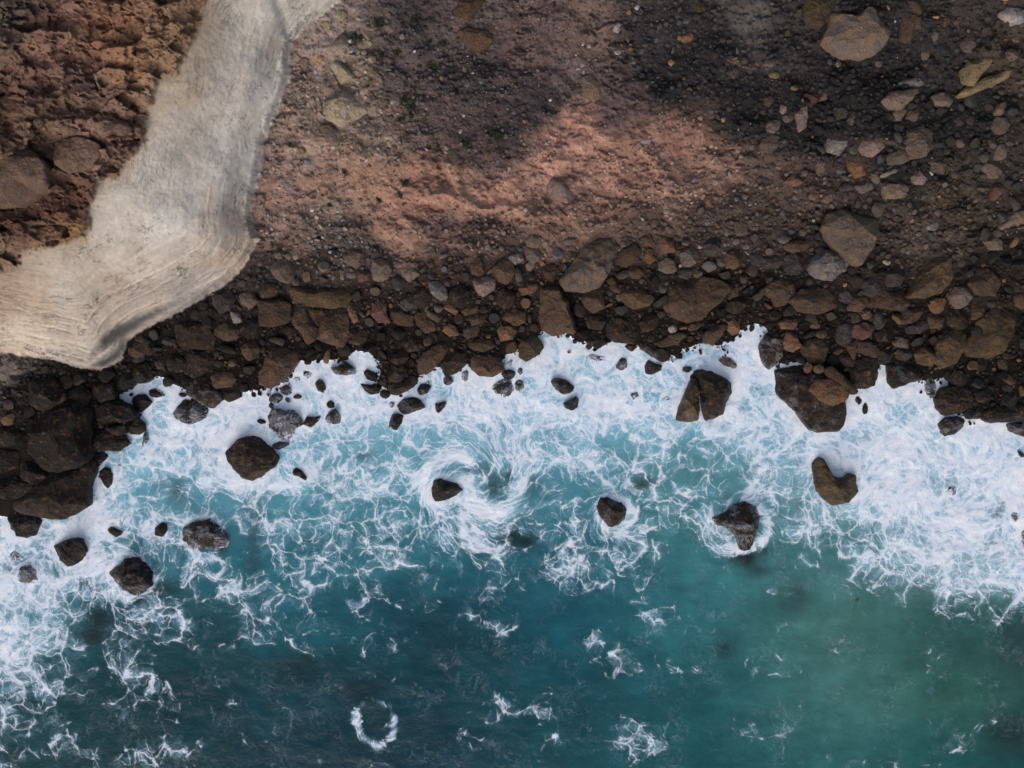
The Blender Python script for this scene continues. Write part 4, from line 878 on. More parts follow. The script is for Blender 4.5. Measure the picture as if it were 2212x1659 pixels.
def build_water():
    wu = axis(-12, 1036, .58, 4200); wv = axis(322, 780, .58, 4200)
    wv = np.concatenate([[250.0], wv[wv > 305]])
    u, v = np.meshgrid(wu, wv); uc = np.clip(u, -400, 1450); vc = np.clip(v, 300, 1200)
    nu = uc + 12 * fbm(uc / 40, vc / 40, 3, 101.0); nv = vc + 12 * fbm(uc / 40, vc / 40, 3, 111.0)
    D = table(DT, XCOL, DY, nu, nv)
    C = table(WC, WCX, WCY, nu, nv)
    C = C * (1 + np.array([-.10, .07, .04]) * (sstep(580, 660, nv) * sstep(700, 520, nu))[..., None] + np.array([.06, .03, .02]) * (sstep(520, 640, nv) * sstep(640, 800, nu))[..., None])
    C = C * (1 + .10 * fbm(uc / 30, vc / 30, 4, 121.0) + .10 * fbm(uc / 110, vc / 110, 3, 131.0))[..., None]
    for x, y, rx, ry, a in BLOT:
        g = np.exp(-(((nu * .35 + uc * .65 - x * F) / (rx * F)) ** 2 + ((nv * .35 + vc * .65 - y * F) / (ry * F)) ** 2)) * a
        if a > 0:
            C = C * (1 - g[..., None]) + np.array([30, 34, 36.0]) * g[..., None]; D = D - .45 * g
        else: D = D + .9 * g
    for pts, w, a in RIB:
        y0r = pts[0][1]
        d = seg_dist(nu * .4 + uc * .6, nv * .4 + vc * .6, P(pts))
        D = D + (.9 if (y0r < 1290 or w == 9) else .42) * a * np.exp(-(d / (w * F)) ** 2)
    # advect the foam coordinates: eddies plus a twist round every rock
    wx, wy = (u - 512) * .1, (384 - v) * .1
    px, py = wx.copy(), wy.copy()
    for it in range(7):
        s = 6.5; e = .15
        f0 = lambda a, b: fbm(a / s, b / s, 2, 201.0)
        cx = (f0(px, py + e) - f0(px, py - e)) / (2 * e); cy = -(f0(px + e, py) - f0(px - e, py)) / (2 * e)
        px, py = px + cx * .05, py + cy * .05
    for x, y, r in ROCKV:
        d = np.hypot(u - x, v - y) / r
        if r < 4: continue
        D = D + .34 * np.exp(-((d - 1.12) / .3) ** 2) * min(1, r / 12)
    for x, y, r, ang in ((1030,1045,70,1.7),(1325,1110,40,1.3),(1600,1150,50,-1.4),(955,1060,40,1.0),(1815,1040,55,1.0),(455,1225,26,1.2),(810,1560,40,1.0),(540,990,60,-.7),(275,1250,60,.8),(1990,1060,90,.7),(140,1195,40,.8),(1150,980,60,-.7)):
        x, y, r = (x * F - 512) * .1, (384 - y * F) * .1, r * F * .1
        d2 = ((wx - x) ** 2 + (wy - y) ** 2) / (r * r); th = ang * np.exp(-d2 * .9)
        c, s_ = np.cos(th), np.sin(th); qx, qy = px - x, py - y
        px, py = x + c * qx - s_ * qy, y + s_ * qx + c * qy
    D = D + .12 * sstep(830, 930, uc) * sstep(600, 540, vc) + .13 * sstep(-34, -8, lat(dS, uc, vc)); D = np.clip(D, 0, 1.15); D = D - .11 * np.exp(-((D - .5) / .27) ** 2) - .13 * sstep(.35, .1, D) - .17 * sstep(.7, .95, D); foam, milk, tex, dd = foam_field(wx, wy, D, px, py)
    z = .10 * fbm(wx / 5, wy / 3.2, 3, 301.0) + .015 * fbm(px / 1.4, py / 1.4, 3, 311.0) + .05 * sstep(.3, .95, D) * fbm(px / 2.6, py / 2.6, 3, 321.0) 
    # a low breaking bore either side of the swirl
    z = z + .05 * D
    idx = np.arange(u.size).reshape(u.shape)
    q = np.stack([idx[:-1, :-1], idx[1:, :-1], idx[1:, 1:], idx[:-1, 1:]], -1).reshape(-1, 4)
    xyz = np.stack([wx, wy, z], -1).reshape(-1, 3)
    # water only where the bed is low enough to matter (drops the hidden part under the land)
    bed = terrain(np.clip(u, -450, 1465), np.clip(v, -450, 630), False)
    keep = (bed.ravel()[q] < 1.2).any(1)
    q = q[keep]; used = np.unique(q); rm = np.full(u.size, -1); rm[used] = np.arange(len(used))
    o = mesh_obj('sea_water', xyz[used], rm[q], mat_water(), True,
                 {'foam': foam.ravel()[used], 'milk': milk.ravel()[used], 'froth': sstep(-.2, .5, tex + .5 * (dd - .9)).ravel()[used], 'body': rgba(alb(np.clip(C * np.array([.90, .95, .98]), 4, 255), .78)).reshape(-1, 4)[used]})
    return tag(o, 'turquoise sea breaking into white foam along the rocks', 'sea', kind='structure')
def mat_water():
    t = NT('sea_water', .35, .15)
    foam = t.attr('foam'); body = t.attr('body', 'Color')
    pos = t.n('ShaderNodeNewGeometry').outputs['Position']
    fine = t.noise(pos, 7.0, 5, .75)
    foam = t.math('MULTIPLY', foam, t.ramp(fine, .3, .6, .78, 1.06, False), clamp=True)
    wv = t.noise(pos, .35, 6, .6)
    bc = t.vmath('SCALE', body, sc_=t.ramp(wv, .3, .7, .84, 1.18, False))
    bc = t.mix(t.math('MULTIPLY', t.attr('milk'), .66), bc, alb((132, 178, 200)))
    fcol = t.mix(t.attr('froth'), alb((196, 204, 226)), alb((228, 221, 233)))
    c = t.mix(foam, bc, fcol)
    rough = t.ramp(foam, 0, .6, .16, .85)
    rip = t.noise(pos, 2.6, 6, .65)
    h = t.math('ADD', t.math('MULTIPLY', foam, .10), t.math('MULTIPLY', rip, .45))
    return t.out(Base_Color=c, Roughness=rough, Normal=t.bump(h, .5, .2))
# ---------------------------------------------------------------- rocks
TONE = {'db': (44,35,29), 'bk': (31,27,25), 'br': (76,58,45), 'ol': (82,66,44), 'or': (116,82,58), 'gy': (88,79,77), 'dg': (62,57,57), 'lg': (116,108,104),
        'pk': (124,102,97), 'rd': (98,70,66), 'tn': (112,92,74), 'cr': (150,140,128), 'wh': (168,160,156), 'yl': (120,104,78), 'so': (112,90,78)}
WORD = {'db': 'dark brown', 'bk': 'black', 'br': 'brown', 'ol': 'olive brown', 'or': 'orange brown', 'gy': 'grey', 'dg': 'dark grey', 'lg': 'light grey',
        'pk': 'pinkish', 'rd': 'dull red', 'tn': 'tan', 'cr': 'cream', 'wh': 'whitish', 'yl': 'ochre yellow', 'so': 'earthy brown'}
SIDE = {'br': (66,54,46), 'tn': (92,84,80), 'or': (80,64,54), 'cr': (138,124,100), 'ol': (60,50,40), 'gy': (92,78,66), 'lg': (90,86,86), 'pk': (110,94,90)}
def mat_rock(key, wash):
    t = NT('rock_' + WORD[key].replace(' ', '_') + ('_wet' if wash else ''), .8, .25)
    oi = t.n('ShaderNodeObjectInfo')
    oc = t.n('ShaderNodeTexCoord').outputs['Object']
    pos = t.n('ShaderNodeNewGeometry').outputs['Position']
    off = t.vmath('ADD', oc, t.vmath('SCALE', oi.outputs['Location'], sc_=1.7))
    a = alb(TONE[key], .78); b = alb(SIDE.get(key, tuple(int(x * .78) for x in TONE[key])), .8)
    n1 = t.noise(off, .9, 5, .6, .4); n2 = t.noise(off, 5.5, 6, .72); n3 = t.noise(off, 17, 3, .7)
    c = t.mix(t.ramp(n1, .36, .62), a, b)
    lich = t.mix(t.ramp(t.noise(off, 1.9, 5, .7), .52, .68, 0, .6), c, alb((98, 68, 42) if key not in ('cr', 'wh', 'lg') else (150, 130, 100)))
    f = t.math('ADD', t.math('MULTIPLY', n2, 1.3), t.math('MULTIPLY', n3, .9))
    f = t.ramp(f, .7, 1.5, .55, 1.5, False)
    rnd = t.ramp(oi.outputs['Random'], 0, 1, .82, 1.2, False)
    c = t.vmath('SCALE', lich, sc_=t.math('MULTIPLY', f, rnd))
    pit = t.vor(off, 4.5, 'F1', 'Distance', dim='3D')
    crack = t.vor(t.vmath('ADD', off, t.vmath('SCALE', t.noise(off, 1.4, 4, .6, 0, 'Color'), sc_=.9)), .8, 'DISTANCE_TO_EDGE', dim='3D')
    h = t.math('ADD', t.math('MULTIPLY', n2, 1.0), t.math('MULTIPLY', t.ramp(crack, 0, .05, -.5, 0), .5))
    h = t.math('ADD', h, t.math('ADD', t.math('MULTIPLY', pit, -.35), t.math('MULTIPLY', n3, .5)))
    # foam climbing the flanks at the waterline; streaks run off the tops of awash rocks
    z = t.n('ShaderNodeSeparateXYZ'); t.put(z.inputs[0], pos); z = z.outputs['Z']
    w = t.attr('wash'); rad = t.attr('ray', 'Vector')
    fn = t.noise(pos, 2.6, 6, .7, .8)
    rim = t.math('SUBTRACT', t.math('ADD', .10, t.math('MULTIPLY', t.math('SUBTRACT', fn, .5), t.math('ADD', .7, t.math('MULTIPLY', w, 1.8)))), t.math('ADD', z, t.math('MULTIPLY', w, -.12)))
    rim = t.ramp(rim, 0, .2)
    st = t.noise(t.vmath('ADD', rad, t.vmath('SCALE', pos, sc_=.35)), 2.6, 8, .75, .4)
    rid = t.math('SUBTRACT', 1.0, t.math('MULTIPLY', t.math('ABSOLUTE', t.math('SUBTRACT', st, .5)), 22.0), clamp=True)
    sp = t.noise(pos, 6.5, 6, .8, .3)
    spk = t.ramp(t.math('ADD', sp, t.math('MULTIPLY', t.noise(pos, .9, 2, .5), .5)), .86, .91)
    patch = t.ramp(t.math('ADD', t.noise(pos, .8, 5, .65), t.math('MULTIPLY', w, .16)), .52, .66)
    streak = t.math('MULTIPLY', t.math('MAXIMUM', t.math('MULTIPLY', rid, .8), spk), t.math('MULTIPLY', patch, t.ramp(w, .05, .7, .08, .8)))
    fo = t.math('MAXIMUM', rim, streak, clamp=True)
    fo = t.math('MULTIPLY', fo, t.ramp(z, 1.6, 2.6, 1, 0))
    c = t.mix(t.math('MULTIPLY', fo, .9), c, alb((200, 204, 220)))
    wet = t.ramp(z, .5, 1.6, .36, .85)
    return t.out(Base_Color=c, Roughness=wet, Normal=t.bump(h, 1.0, .17))
MATS = {}
def rmat(k):
    if k not in MATS: MATS[k] = mat_rock(k, False)
    return MATS[k]

def rock_shape(poly, h, rnd, nth, nr, deep=.5, box=.62, cuts=9):
    """poly: outline around (0,0) in metres. Returns verts, faces of a closed, faceted rock whose outline follows it."""
    n = len(poly); th = np.linspace(0, 2 * np.pi, nth, endpoint=False)
    r = np.zeros(nth)
    for i in range(n):
        ax, ay = poly[i]; bx, by = poly[(i + 1) % n]
        ex, ey = bx - ax, by - ay; dx, dy = np.cos(th), np.sin(th)
        den = dx * ey - dy * ex
        den = np.where(np.abs(den) < 1e-9, 1e-9, den)
        tt = (ax * ey - ay * ex) / den; ss = (ax * dy - ay * dx) / den
        r = np.where((tt > 0) & (ss >= -1e-6) & (ss <= 1 + 1e-6), np.maximum(r, tt), r)
    bad = r <= 0
    if bad.any(): r[bad] = np.median(r[~bad]) if (~bad).any() else 1
    r = (np.roll(r, 1) + 8 * r + np.roll(r, -1)) / 10
    size = r.mean()
    s0 = rnd.uniform(0, 90)
    r = r * (1 + .07 * fbm(np.cos(th) * 2.6 + s0, np.sin(th) * 2.6 + s0, 5, 0, .75))
    t = np.concatenate([np.linspace(0, 1, nr) ** .9, [1.12, 1.45]])
    rr = np.where(t <= 1, np.sin(np.minimum(t, 1) * np.pi / 2) ** .85, 1 - .10 * (t - 1))
    zz = np.where(t <= 1, np.cos(np.minimum(t, 1) * np.pi / 2) ** box, -(t - 1) / .45 * deep)
    T, TH = np.meshgrid(rr, th, indexing='ij')
    px = T * np.cos(TH); py = T * np.sin(TH); pz = np.repeat(zz[:, None], nth, 1)
    # cut flat facets through the top
    tilt = rnd.uniform(0, 2 * np.pi), rnd.uniform(.05, .45)
    for k in range(cuts):
        if k == 0: el, az, dd = rnd.uniform(1.0, 1.35), tilt[0], rnd.uniform(.60, .78)
        else:
            el, az = rnd.uniform(.38, 1.3), rnd.uniform(0, 2 * np.pi)
            dd = rnd.uniform(.60, .86) if el > .7 else rnd.uniform(.76, .93)
        nx, ny, nz = math.cos(el) * math.cos(az), math.cos(el) * math.sin(az), math.sin(el)
        o = np.maximum(px * nx + py * ny + pz * nz - dd, 0)
        zfac = sstep(-.02, .25, pz)
        # push mostly downward so that the outline stays
        pz = pz - o * nz * 1.02 * zfac; px = px - o * nx * .96 * zfac; py = py - o * ny * .96 * zfac
    rho = np.hypot(px, py); ang = np.arctan2(py, px)
    R_ = np.interp(ang % (2 * np.pi), np.append(th, 2 * np.pi), np.append(r, r[0]))
    X_ = px * R_; Y_ = py * R_; Z_ = pz * h
    q = size
    up = sstep(-.1, .3, pz)
    Z_ = Z_ + up * h * (.10 * fbm(X_ / q * 1.6 + s0, Y_ / q * 1.6, 3, s0) + .07 * fbm(X_ / q * 5 + s0, Y_ / q * 5, 4, s0))
    k = 1.05 + .05 * fbm(X_ / q * 3 + Z_ / q * 2, Y_ / q * 3 - Z_ / q * 2, 2, s0)
    X_ = X_ * k; Y_ = Y_ * k
    X_[0] = X_[0].mean(); Y_[0] = Y_[0].mean(); Z_[0] = Z_[0].mean()
    verts = [np.array([[X_[0, 0], Y_[0, 0], Z_[0, 0]]]), np.stack([X_[1:], Y_[1:], Z_[1:]], -1).reshape(-1, 3)]
    verts = np.concatenate(verts); nt = len(t) - 1
    f = []
    j = np.arange(nth); j2 = (j + 1) % nth
    f.append(np.stack([np.zeros(nth, int), 1 + j, 1 + j2, 1 + j2], -1))
    for i in range(nt - 1):
        a, b = 1 + i * nth, 1 + (i + 1) * nth
        f.append(np.stack([a + j, b + j, b + j2, a + j2], -1))
    F_ = np.concatenate(f)
    tri = F_[:nth, :3]; quad = F_[nth:]
    quad = np.concatenate([quad[:, [0, 1, 2]], quad[:, [0, 2, 3]]])
    ray = np.stack([np.cos(ang), np.sin(ang)], -1)
    ray = np.concatenate([ray[0:1, 0], ray[1:].reshape(-1, 2)])
    return verts, np.concatenate([tri, quad]), np.concatenate([ray * 3.0, np.full((len(ray), 1), s0)], 1)

TX = {'0': 0, '1': 600, '2': 1200, '3': 1800}; TY = {'A': 0, 'B': 500, 'C': 900}
def to_u(tile, x, y):
    if tile == 'P': return x * F, y * F
    return (x / 3.16 + TX[tile[1]]) * .4096, (y / 3.16 + TY[tile[0]]) * .4096
traced = []
for ln in ROCKS.strip().split('\n'):
    tile, key, hf, wash, pts, phrase = ln.split('|')
    hf, wash = float(hf), float(wash)
    if pts.startswith('e '):
        cx, cy, w, h_, a = [float(q) for q in pts[2:].split()]
        rr_ = random.Random(int(cx * 7 + cy)); pp = []
        for k in range(9):
            th = 2 * math.pi * (k + rr_.uniform(-.3, .3)) / 9; q = rr_.uniform(.84, 1.1)
            ex, ey = w / 2 * math.cos(th) * q, h_ / 2 * math.sin(th) * q
            pp.append((cx + ex * math.cos(R(a)) - ey * math.sin(R(a)), cy + ex * math.sin(R(a)) + ey * math.cos(R(a))))
    else: pp = [tuple(float(q) for q in s.split(',')) for s in pts.split()]
    pp = np.array([to_u(tile, *p) for p in pp])
    if tile[0] != 'C': pp = pp.mean(0) + (pp - pp.mean(0)) * 1.07
    traced.append((pp, key, hf, wash, phrase.strip()))

bigs = []
rocks = []            # dicts: u, v, size (diameter in picture units), key, words, object
occ = []              # outlines that keep later stones away
def place_rock(pp, key, hf, wash, phrase, seed, detail=True):
    a = 0; cx = cy = 0
    for i in range(len(pp)):
        x0, y0 = pp[i]; x1, y1 = pp[(i + 1) % len(pp)]; c = x0 * y1 - x1 * y0
        a += c; cx += (x0 + x1) * c; cy += (y0 + y1) * c
    a /= 2; cu, cv = (cx / (6 * a), cy / (6 * a)); area = abs(a); dia = 2 * math.sqrt(area / math.pi)
    if not inside(np.array([cu]), np.array([cv]), [tuple(p) for p in pp])[0]:
        pass
    ds = float(lat(dS, np.array([cu]), np.array([cv]))[0])
    inwater = ds < -1.0
    z0 = float(terrain(np.array([float(cu)]), np.array([float(cv)]))[0])
    if ds < 4: z0 = min(max(z0, -.02), .5)
    if inwater: z0 = .12
    if wash >= .65: z0 -= .16
    lift = 0
    for (bu, bv, bp, bd, bz) in bigs:
        if bd > dia * 1.25 and inside(np.array([cu]), np.array([cv]), [tuple(p) for p in bp])[0]: lift = max(lift, bz - z0)
    z0 += lift
    k = .1 * (1 - z0 / H)
    h = hf * dia * k * (.78 if lift == 0 else .5)
    zc = z0 + h * .45
    kk = .1 * (1 - zc / H)
    wx, wy = (cu - 512) * kk, (384 - cv) * kk
    loc = np.stack([(pp[:, 0] - cu) * kk, -(pp[:, 1] - cv) * kk], -1)
    if dia > 20: bigs.append((cu, cv, pp, dia, z0 + h * .62))
    rnd = random.Random(seed)
    big = dia > 26
    nth = 96 if big else (48 if dia > 12 else 24); nr = 26 if big else (14 if dia > 12 else 7)
    deep = 1.0 if inwater or ds < 12 else .55
    v, f, ray = rock_shape(loc, h, rnd, nth, nr, deep * (1.2 if not inwater else 1.6), rnd.uniform(.42, .62), rnd.randint(11, 17))
    name = 'sea_rock' if inwater else ('outcrop' if key == 'so' else 'boulder')
    o = mesh_obj(name, v, f, rmat(key), dia > 12, {'wash': np.full(len(v), wash), 'ray': ray}, loc=(wx, wy, z0))
    asp = np.linalg.svd(pp - pp.mean(0), compute_uv=False); asp = asp[0] / max(asp[1], 1e-6)
    rocks.append(dict(u=cu, v=cv, d=dia, key=key, wash=wash, phrase=phrase, o=o, sea=inwater, asp=asp, kind=name))
    occ.append((cu, cv, pp, dia))
    if inwater or ds < 3: ROCKV.append((cu, cv, dia / 2))
    return o
for i, (pp, key, hf, wash, ph) in enumerate(traced): place_rock(pp, key, hf, wash, ph, 100 + i)
n_traced = len(rocks)

# ---------------------------------------------------------------- occupancy raster so that loose stones avoid the traced rocks
OW, OH = 1100, 480
ogx, ogy = np.meshgrid(np.arange(OW) - 30.0, np.arange(OH) - 30.0)
occm = np.zeros((OH, OW), bool)
for cu, cv, pp, dia in occ:
    x0, x1 = int(pp[:, 0].min()) + 29, int(pp[:, 0].max()) + 32; y0, y1 = int(pp[:, 1].min()) + 29, int(pp[:, 1].max()) + 32
    x0, y0 = max(x0, 0), max(y0, 0); x1, y1 = min(x1, OW), min(y1, OH)
    if x1 <= x0 or y1 <= y0: continue
    c = pp.mean(0); q = [tuple(c + (p - c) * .93) for p in pp]
    occm[y0:y1, x0:x1] |= inside(ogx[y0:y1, x0:x1], ogy[y0:y1, x0:x1], q)
def occupied(u, v):
    i = int(u + 30); j = int(v + 30)
    return 0 <= i < OW and 0 <= j < OH and occm[j, i]
rs = np.random.RandomState(5)
def pack(n, r0, r1, fdens, avoid=.9, grid={}):
    """dart throwing in the picture's land area with radii between r0 and r1 (picture units)"""
    us = rs.uniform(-130, 1154, n); vs = rs.uniform(-110, 440, n)
    ds = lat(dS, us, vs); dc = lat(dC, us, vs); gi_ = ground_info(us, vs)
    rad = r0 + (r1 - r0) * rs.rand(n) ** 1.6
    ok = fdens(us, vs, ds, dc, gi_, rad) > rs.rand(n)
    out = []
    for i in np.nonzero(ok)[0]:
        u, v, r = us[i], vs[i], rad[i]
        if occupied(u, v) or (r > 3.2 and any(occupied(u + a * r * .72, v + b * r * .72) for a, b in ((1, 0), (-1, 0), (0, 1), (0, -1), (.7, .7), (-.7, .7), (.7, -.7), (-.7, -.7)))): continue
        cell = 12; a, b = int(u // cell), int(v // cell); hit = False
        for da in (-1, 0, 1):
            for db in (-1, 0, 1):
                for (x, y, q) in grid.get((a + da, b + db), ()):
                    if (x - u) ** 2 + (y - v) ** 2 < ((q + r) * avoid) ** 2: hit = True; break
                if hit: break
            if hit: break
        if hit: continue
        grid.setdefault((a, b), []).append((u, v, r)); out.append((u, v, r, ds[i], gi_[i]))
    return out
shore_keys = ['db', 'br', 'br', 'ol', 'bk', 'db', 'dg', 'or']
def key_for(ds, g, rnd):
    lum = g[:3].mean()
    if ds < 28: return rnd.choice(['bk', 'db', 'db', 'bk'])
    if ds < 75: return rnd.choice(shore_keys)
    if lum < 58: return rnd.choice(['dg', 'dg', 'gy', 'dg', 'gy', 'tn'])
    if lum < 85: return rnd.choice(['gy', 'br', 'tn', 'gy', 'rd', 'dg'])
    return rnd.choice(['pk', 'tn', 'gy', 'or', 'lg', 'pk'])
GRID = {}
def dens_mid(us, vs, ds, dc, g, rad):
    shore = sstep(1, 6, ds) * sstep(100, 70, ds)
    scree = sstep(5, 7, g[:, 4]) * .8
    return np.where(dc > -4, 0, np.maximum(shore, scree)) * (ds > 1)
LANDN = sum(1 for r in rocks if r['kind'] == 'boulder')
mids = pack(12000, 8.0, 13.5, lambda us, vs, ds, dc, g, rad: np.where(dc > -6, 0, sstep(5, 10, ds) * sstep(100, 75, ds)), .84, GRID)
mids += pack(16000, 4.8, 9.5, dens_mid, .84, GRID)
vis = [m for m in mids if 2 < m[0] < 1022 and 2 < m[1] < 440]
vis.sort(key=lambda m: -m[2])
NB = max(0, 296 - LANDN)
prm = random.Random(77)
for i, (u, v, r, ds, g) in enumerate(vis[:NB]):
    k = prm.randint(7, 9); el = prm.uniform(.72, 1.0); a0 = prm.uniform(0, 6.28)
    pp = []
    for q in range(k):
        th = 2 * math.pi * (q + prm.uniform(-.25, .25)) / k; rr_ = r * prm.uniform(.88, 1.12)
        x, y = rr_ * math.cos(th), rr_ * math.sin(th) * el
        pp.append((u + x * math.cos(a0) - y * math.sin(a0), v + x * math.sin(a0) + y * math.cos(a0)))
    place_rock(np.array(pp), key_for(ds, g, prm), prm.uniform(.6, .8), .05, '', 9000 + i)
rest_mid = vis[NB:] + [m for m in mids if not (2 < m[0] < 1022 and 2 < m[1] < 440)]

# ---------------------------------------------------------------- countless loose stones: one object
def base_stones(n, sub):
    import bmesh
    out = []
    for k in range(n):
        bm = bmesh.new(); bmesh.ops.create_icosphere(bm, subdivisions=sub, radius=1.0)
        v = np.array([w.co[:] for w in bm.verts]); f = np.array([[q.index for q in p.verts] for p in bm.faces]); bm.free()
        q = np.random.RandomState(40 + k)
        for c in range(7):
            d = q.randn(3); d /= np.linalg.norm(d); o = np.maximum(v @ d - q.uniform(.38, .7), 0); v = v - o[:, None] * d
        v *= 1 + q.uniform(-.06, .06, (len(v), 1)); v *= np.array([q.uniform(.8, 1.2), q.uniform(.7, 1.0), q.uniform(.55, .8)])
        out.append((v, f))
    return out
B1_, B2_ = base_stones(10, 1), base_stones(8, 2)
def scatter(items, bases, name, mat, colfun, embed=.3):
    VS, FS, CS_ = [], [], []; off = 0
    groups = {}
    for i, it in enumerate(items): groups.setdefault(rs.randint(len(bases)), []).append(it)
    for b, its in groups.items():
        v, f = bases[b]; m = len(its)
        u = np.array([i[0] for i in its]); w = np.array([i[1] for i in its]); r = np.array([i[2] for i in its])
        dsx = lat(dS, u, w); z = terrain(u, w); z = np.where(dsx < 3, np.maximum(z, .06), z); x, y = world(u, w, z); k = .1 * (1 - z / H); s = r * k
        a = rs.rand(m) * 6.283; t1 = rs.randn(m) * .35; t2 = rs.randn(m) * .35
        ca, sa = np.cos(a), np.sin(a)
        Rz = np.zeros((m, 3, 3)); Rz[:, 0, 0] = ca; Rz[:, 0, 1] = -sa; Rz[:, 1, 0] = sa; Rz[:, 1, 1] = ca; Rz[:, 2, 2] = 1
        Rx = np.zeros((m, 3, 3)); Rx[:, 0, 0] = 1; Rx[:, 1, 1] = np.cos(t1); Rx[:, 1, 2] = -np.sin(t1); Rx[:, 2, 1] = np.sin(t1); Rx[:, 2, 2] = np.cos(t1)
        M = Rx @ Rz
        vv = np.einsum('mij,nj->mni', M, v) * s[:, None, None]
        vv += np.stack([x, y, z + s * (.62 - embed)], -1)[:, None, :]
        cc = colfun(u, w, np.array([i[4] for i in its]), np.array([i[3] for i in its]))
        VS.append(vv.reshape(-1, 3)); CS_.append(np.repeat(cc, len(v), 0))
        FS.append((f[None] + (np.arange(m) * len(v))[:, None, None] + off).reshape(-1, 3)); off += m * len(v)
    return mesh_obj(name, np.concatenate(VS), np.concatenate(FS), mat, False, {'tint': rgba(np.concatenate(CS_))})
def mat_stone():
    t = NT('loose_stone', .9, .2)
    pos = t.n('ShaderNodeNewGeometry').outputs['Position']
    n = t.noise(pos, 9, 5, .7); c = t.vmath('SCALE', t.attr('tint', 'Color'), sc_=t.ramp(n, .3, .7, .65, 1.4, False))
    return t.out(Base_Color=wash_film(t, pos, c, .12), Normal=t.bump(n, .6, .06))
def stone_col(u, v, g, ds):
    m = len(u); base = np.clip(g[:, :3], 24, 160)
    lum = base.mean(1, keepdims=True)
    q = rs.rand(m, 1)
    inl = sstep(50, 90, ds)[:, None]
    f = 1.08 + (.19 - .06 * inl) * rs.randn(m, 1) - .14 * inl
    c = base * np.clip(f, .55, 1.9)
    grey = c.mean(1, keepdims=True); c = c * .48 + grey * .52
    hue = rs.randn(m, 1) * .04 + .02; c = c * (1 + hue * np.array([1, 0, -1.2]))
    inland = (ds > 75)[:, None]
    pale = (q < .007) & inland & (lum > 40); c = np.where(pale, np.array([150, 142, 138]) * rs.uniform(.75, 1.1, (m, 1)), c)
    tan = (q > .975) & inland; c = np.where(tan, np.array([118, 92, 66]) * rs.uniform(.7, 1.1, (m, 1)), c)
    sh = (ds < 60)[:, None] & (q > .8); c = np.where(sh, np.array([74, 58, 44]) * rs.uniform(.7, 1.2, (m, 1)), c)
    c = np.where((ds < 4)[:, None], np.array([36, 31, 30]) * rs.uniform(.7, 1.3, (m, 1)), c)
    return alb(np.clip(c, 10, 190), .82) * (1 + .35 * sstep(78, 105, lum))
SM = mat_stone()
def dens_small(us, vs, ds, dc, g, rad):
    cov = g[:, 3]; lim = g[:, 4] * 1.15 + .6
    n = sstep(-.25, .35, fbm(us / 16, vs / 16, 3, 401.0))
    d = np.clip(cov * (.35 + .9 * n), 0, 1) * np.where(rad < lim, 1, .06)
    return np.where((dc > -1.5) | (ds < -1), 0, d)
m2 = pack(90000, 2.2, 4.8, dens_small, .80, GRID)
def dens_edge(us, vs, ds, dc, g, rad):
    return (ds > -9) & (ds < 3) & (fbm(us / 22, vs / 22, 3, 431.0) + .03 * ds > -.05)
m6 = pack(26000, 1.3, 4.2, dens_edge, .84, GRID)
cob = scatter([m for m in rest_mid] + m2 + m6, B2_, 'cobbles', SM, stone_col, .35)
tag(cob, 'countless loose cobbles covering the dark slope and shore', 'cobbles', kind='stuff')
G2 = {k: list(v) for k, v in GRID.items()}
m3 = pack(104000, 1.1, 2.3, dens_small, .74, GRID)
m4 = pack(110000, .55, 1.1, dens_small, .75, GRID)
# crumbs on the brown cliff top
nb = 5200; us = rs.uniform(-30, 460, nb); vs = rs.uniform(-30, 290, nb)
ok = (lat(dB, us, vs) > 4) & (fbm(us / 14, vs / 14, 3, 501.0) > .05)
ci2, _, _, _ = cliff_info(us, vs)
m5 = [(us[i], vs[i], .5 + 1.4 * rs.rand() ** 3, 200.0, np.append(ci2[i], [0, 0])) for i in np.nonzero(ok)[0] if not occupied(us[i], vs[i])]
grv = scatter(m3 + m4 + m5, B1_, 'gravel', SM, stone_col, .3)
tag(grv, 'fine angular gravel strewn over the orange soil and scree', 'gravel', kind='stuff')

# ---------------------------------------------------------------- shrubs
def mat_leaf():
    t = NT('shrub_leaf', .8, .2)
    oi = t.n('ShaderNodeObjectInfo'); pos = t.n('ShaderNodeNewGeometry').outputs['Position']
    c = t.mix(t.noise(pos, 4, 3, .6), alb((34, 38, 30)), alb((54, 58, 42)))
    return t.out(Base_Color=c)
LEAF = mat_leaf()
def shrub_mesh(seed):
    q = np.random.RandomState(seed); n = 260
    lump = q.rand(6, 2) * 2 - 1; lump *= .55
    which = q.randint(6, size=n); d = q.randn(n, 3); d /= np.linalg.norm(d, axis=1)[:, None]; rad = q.rand(n) ** .5 * .52
    c = d * rad[:, None]; c[:, :2] += lump[which]; c[:, 2] = np.abs(c[:, 2]) * .9
    a = q.randn(n, 3); a /= np.linalg.norm(a, axis=1)[:, None]; b = np.cross(a, q.randn(n, 3)); b /= np.linalg.norm(b, axis=1)[:, None]
    s = q.uniform(.09, .17, (n, 1)); w = s * .45
    v = np.stack([c - a * s, c + b * w, c + a * s, c - b * w], 1).reshape(-1, 3)
    v = np.concatenate([v, np.array([(-.04, 0, -.2), (.04, 0, -.2), (0, .03, .4), (0, -.04, .4)])])
    f = np.concatenate([np.arange(n * 4).reshape(-1, 4), [[n * 4, n * 4 + 1, n * 4 + 2, n * 4 + 3]]])
    return v, f
SMESH = []
shr = []
pr = random.Random(3)
for k in range(6):
    v, f = shrub_mesh(k); o = mesh_obj('shrub', v, f, LEAF, False); SMESH.append(o)
cnt = 0
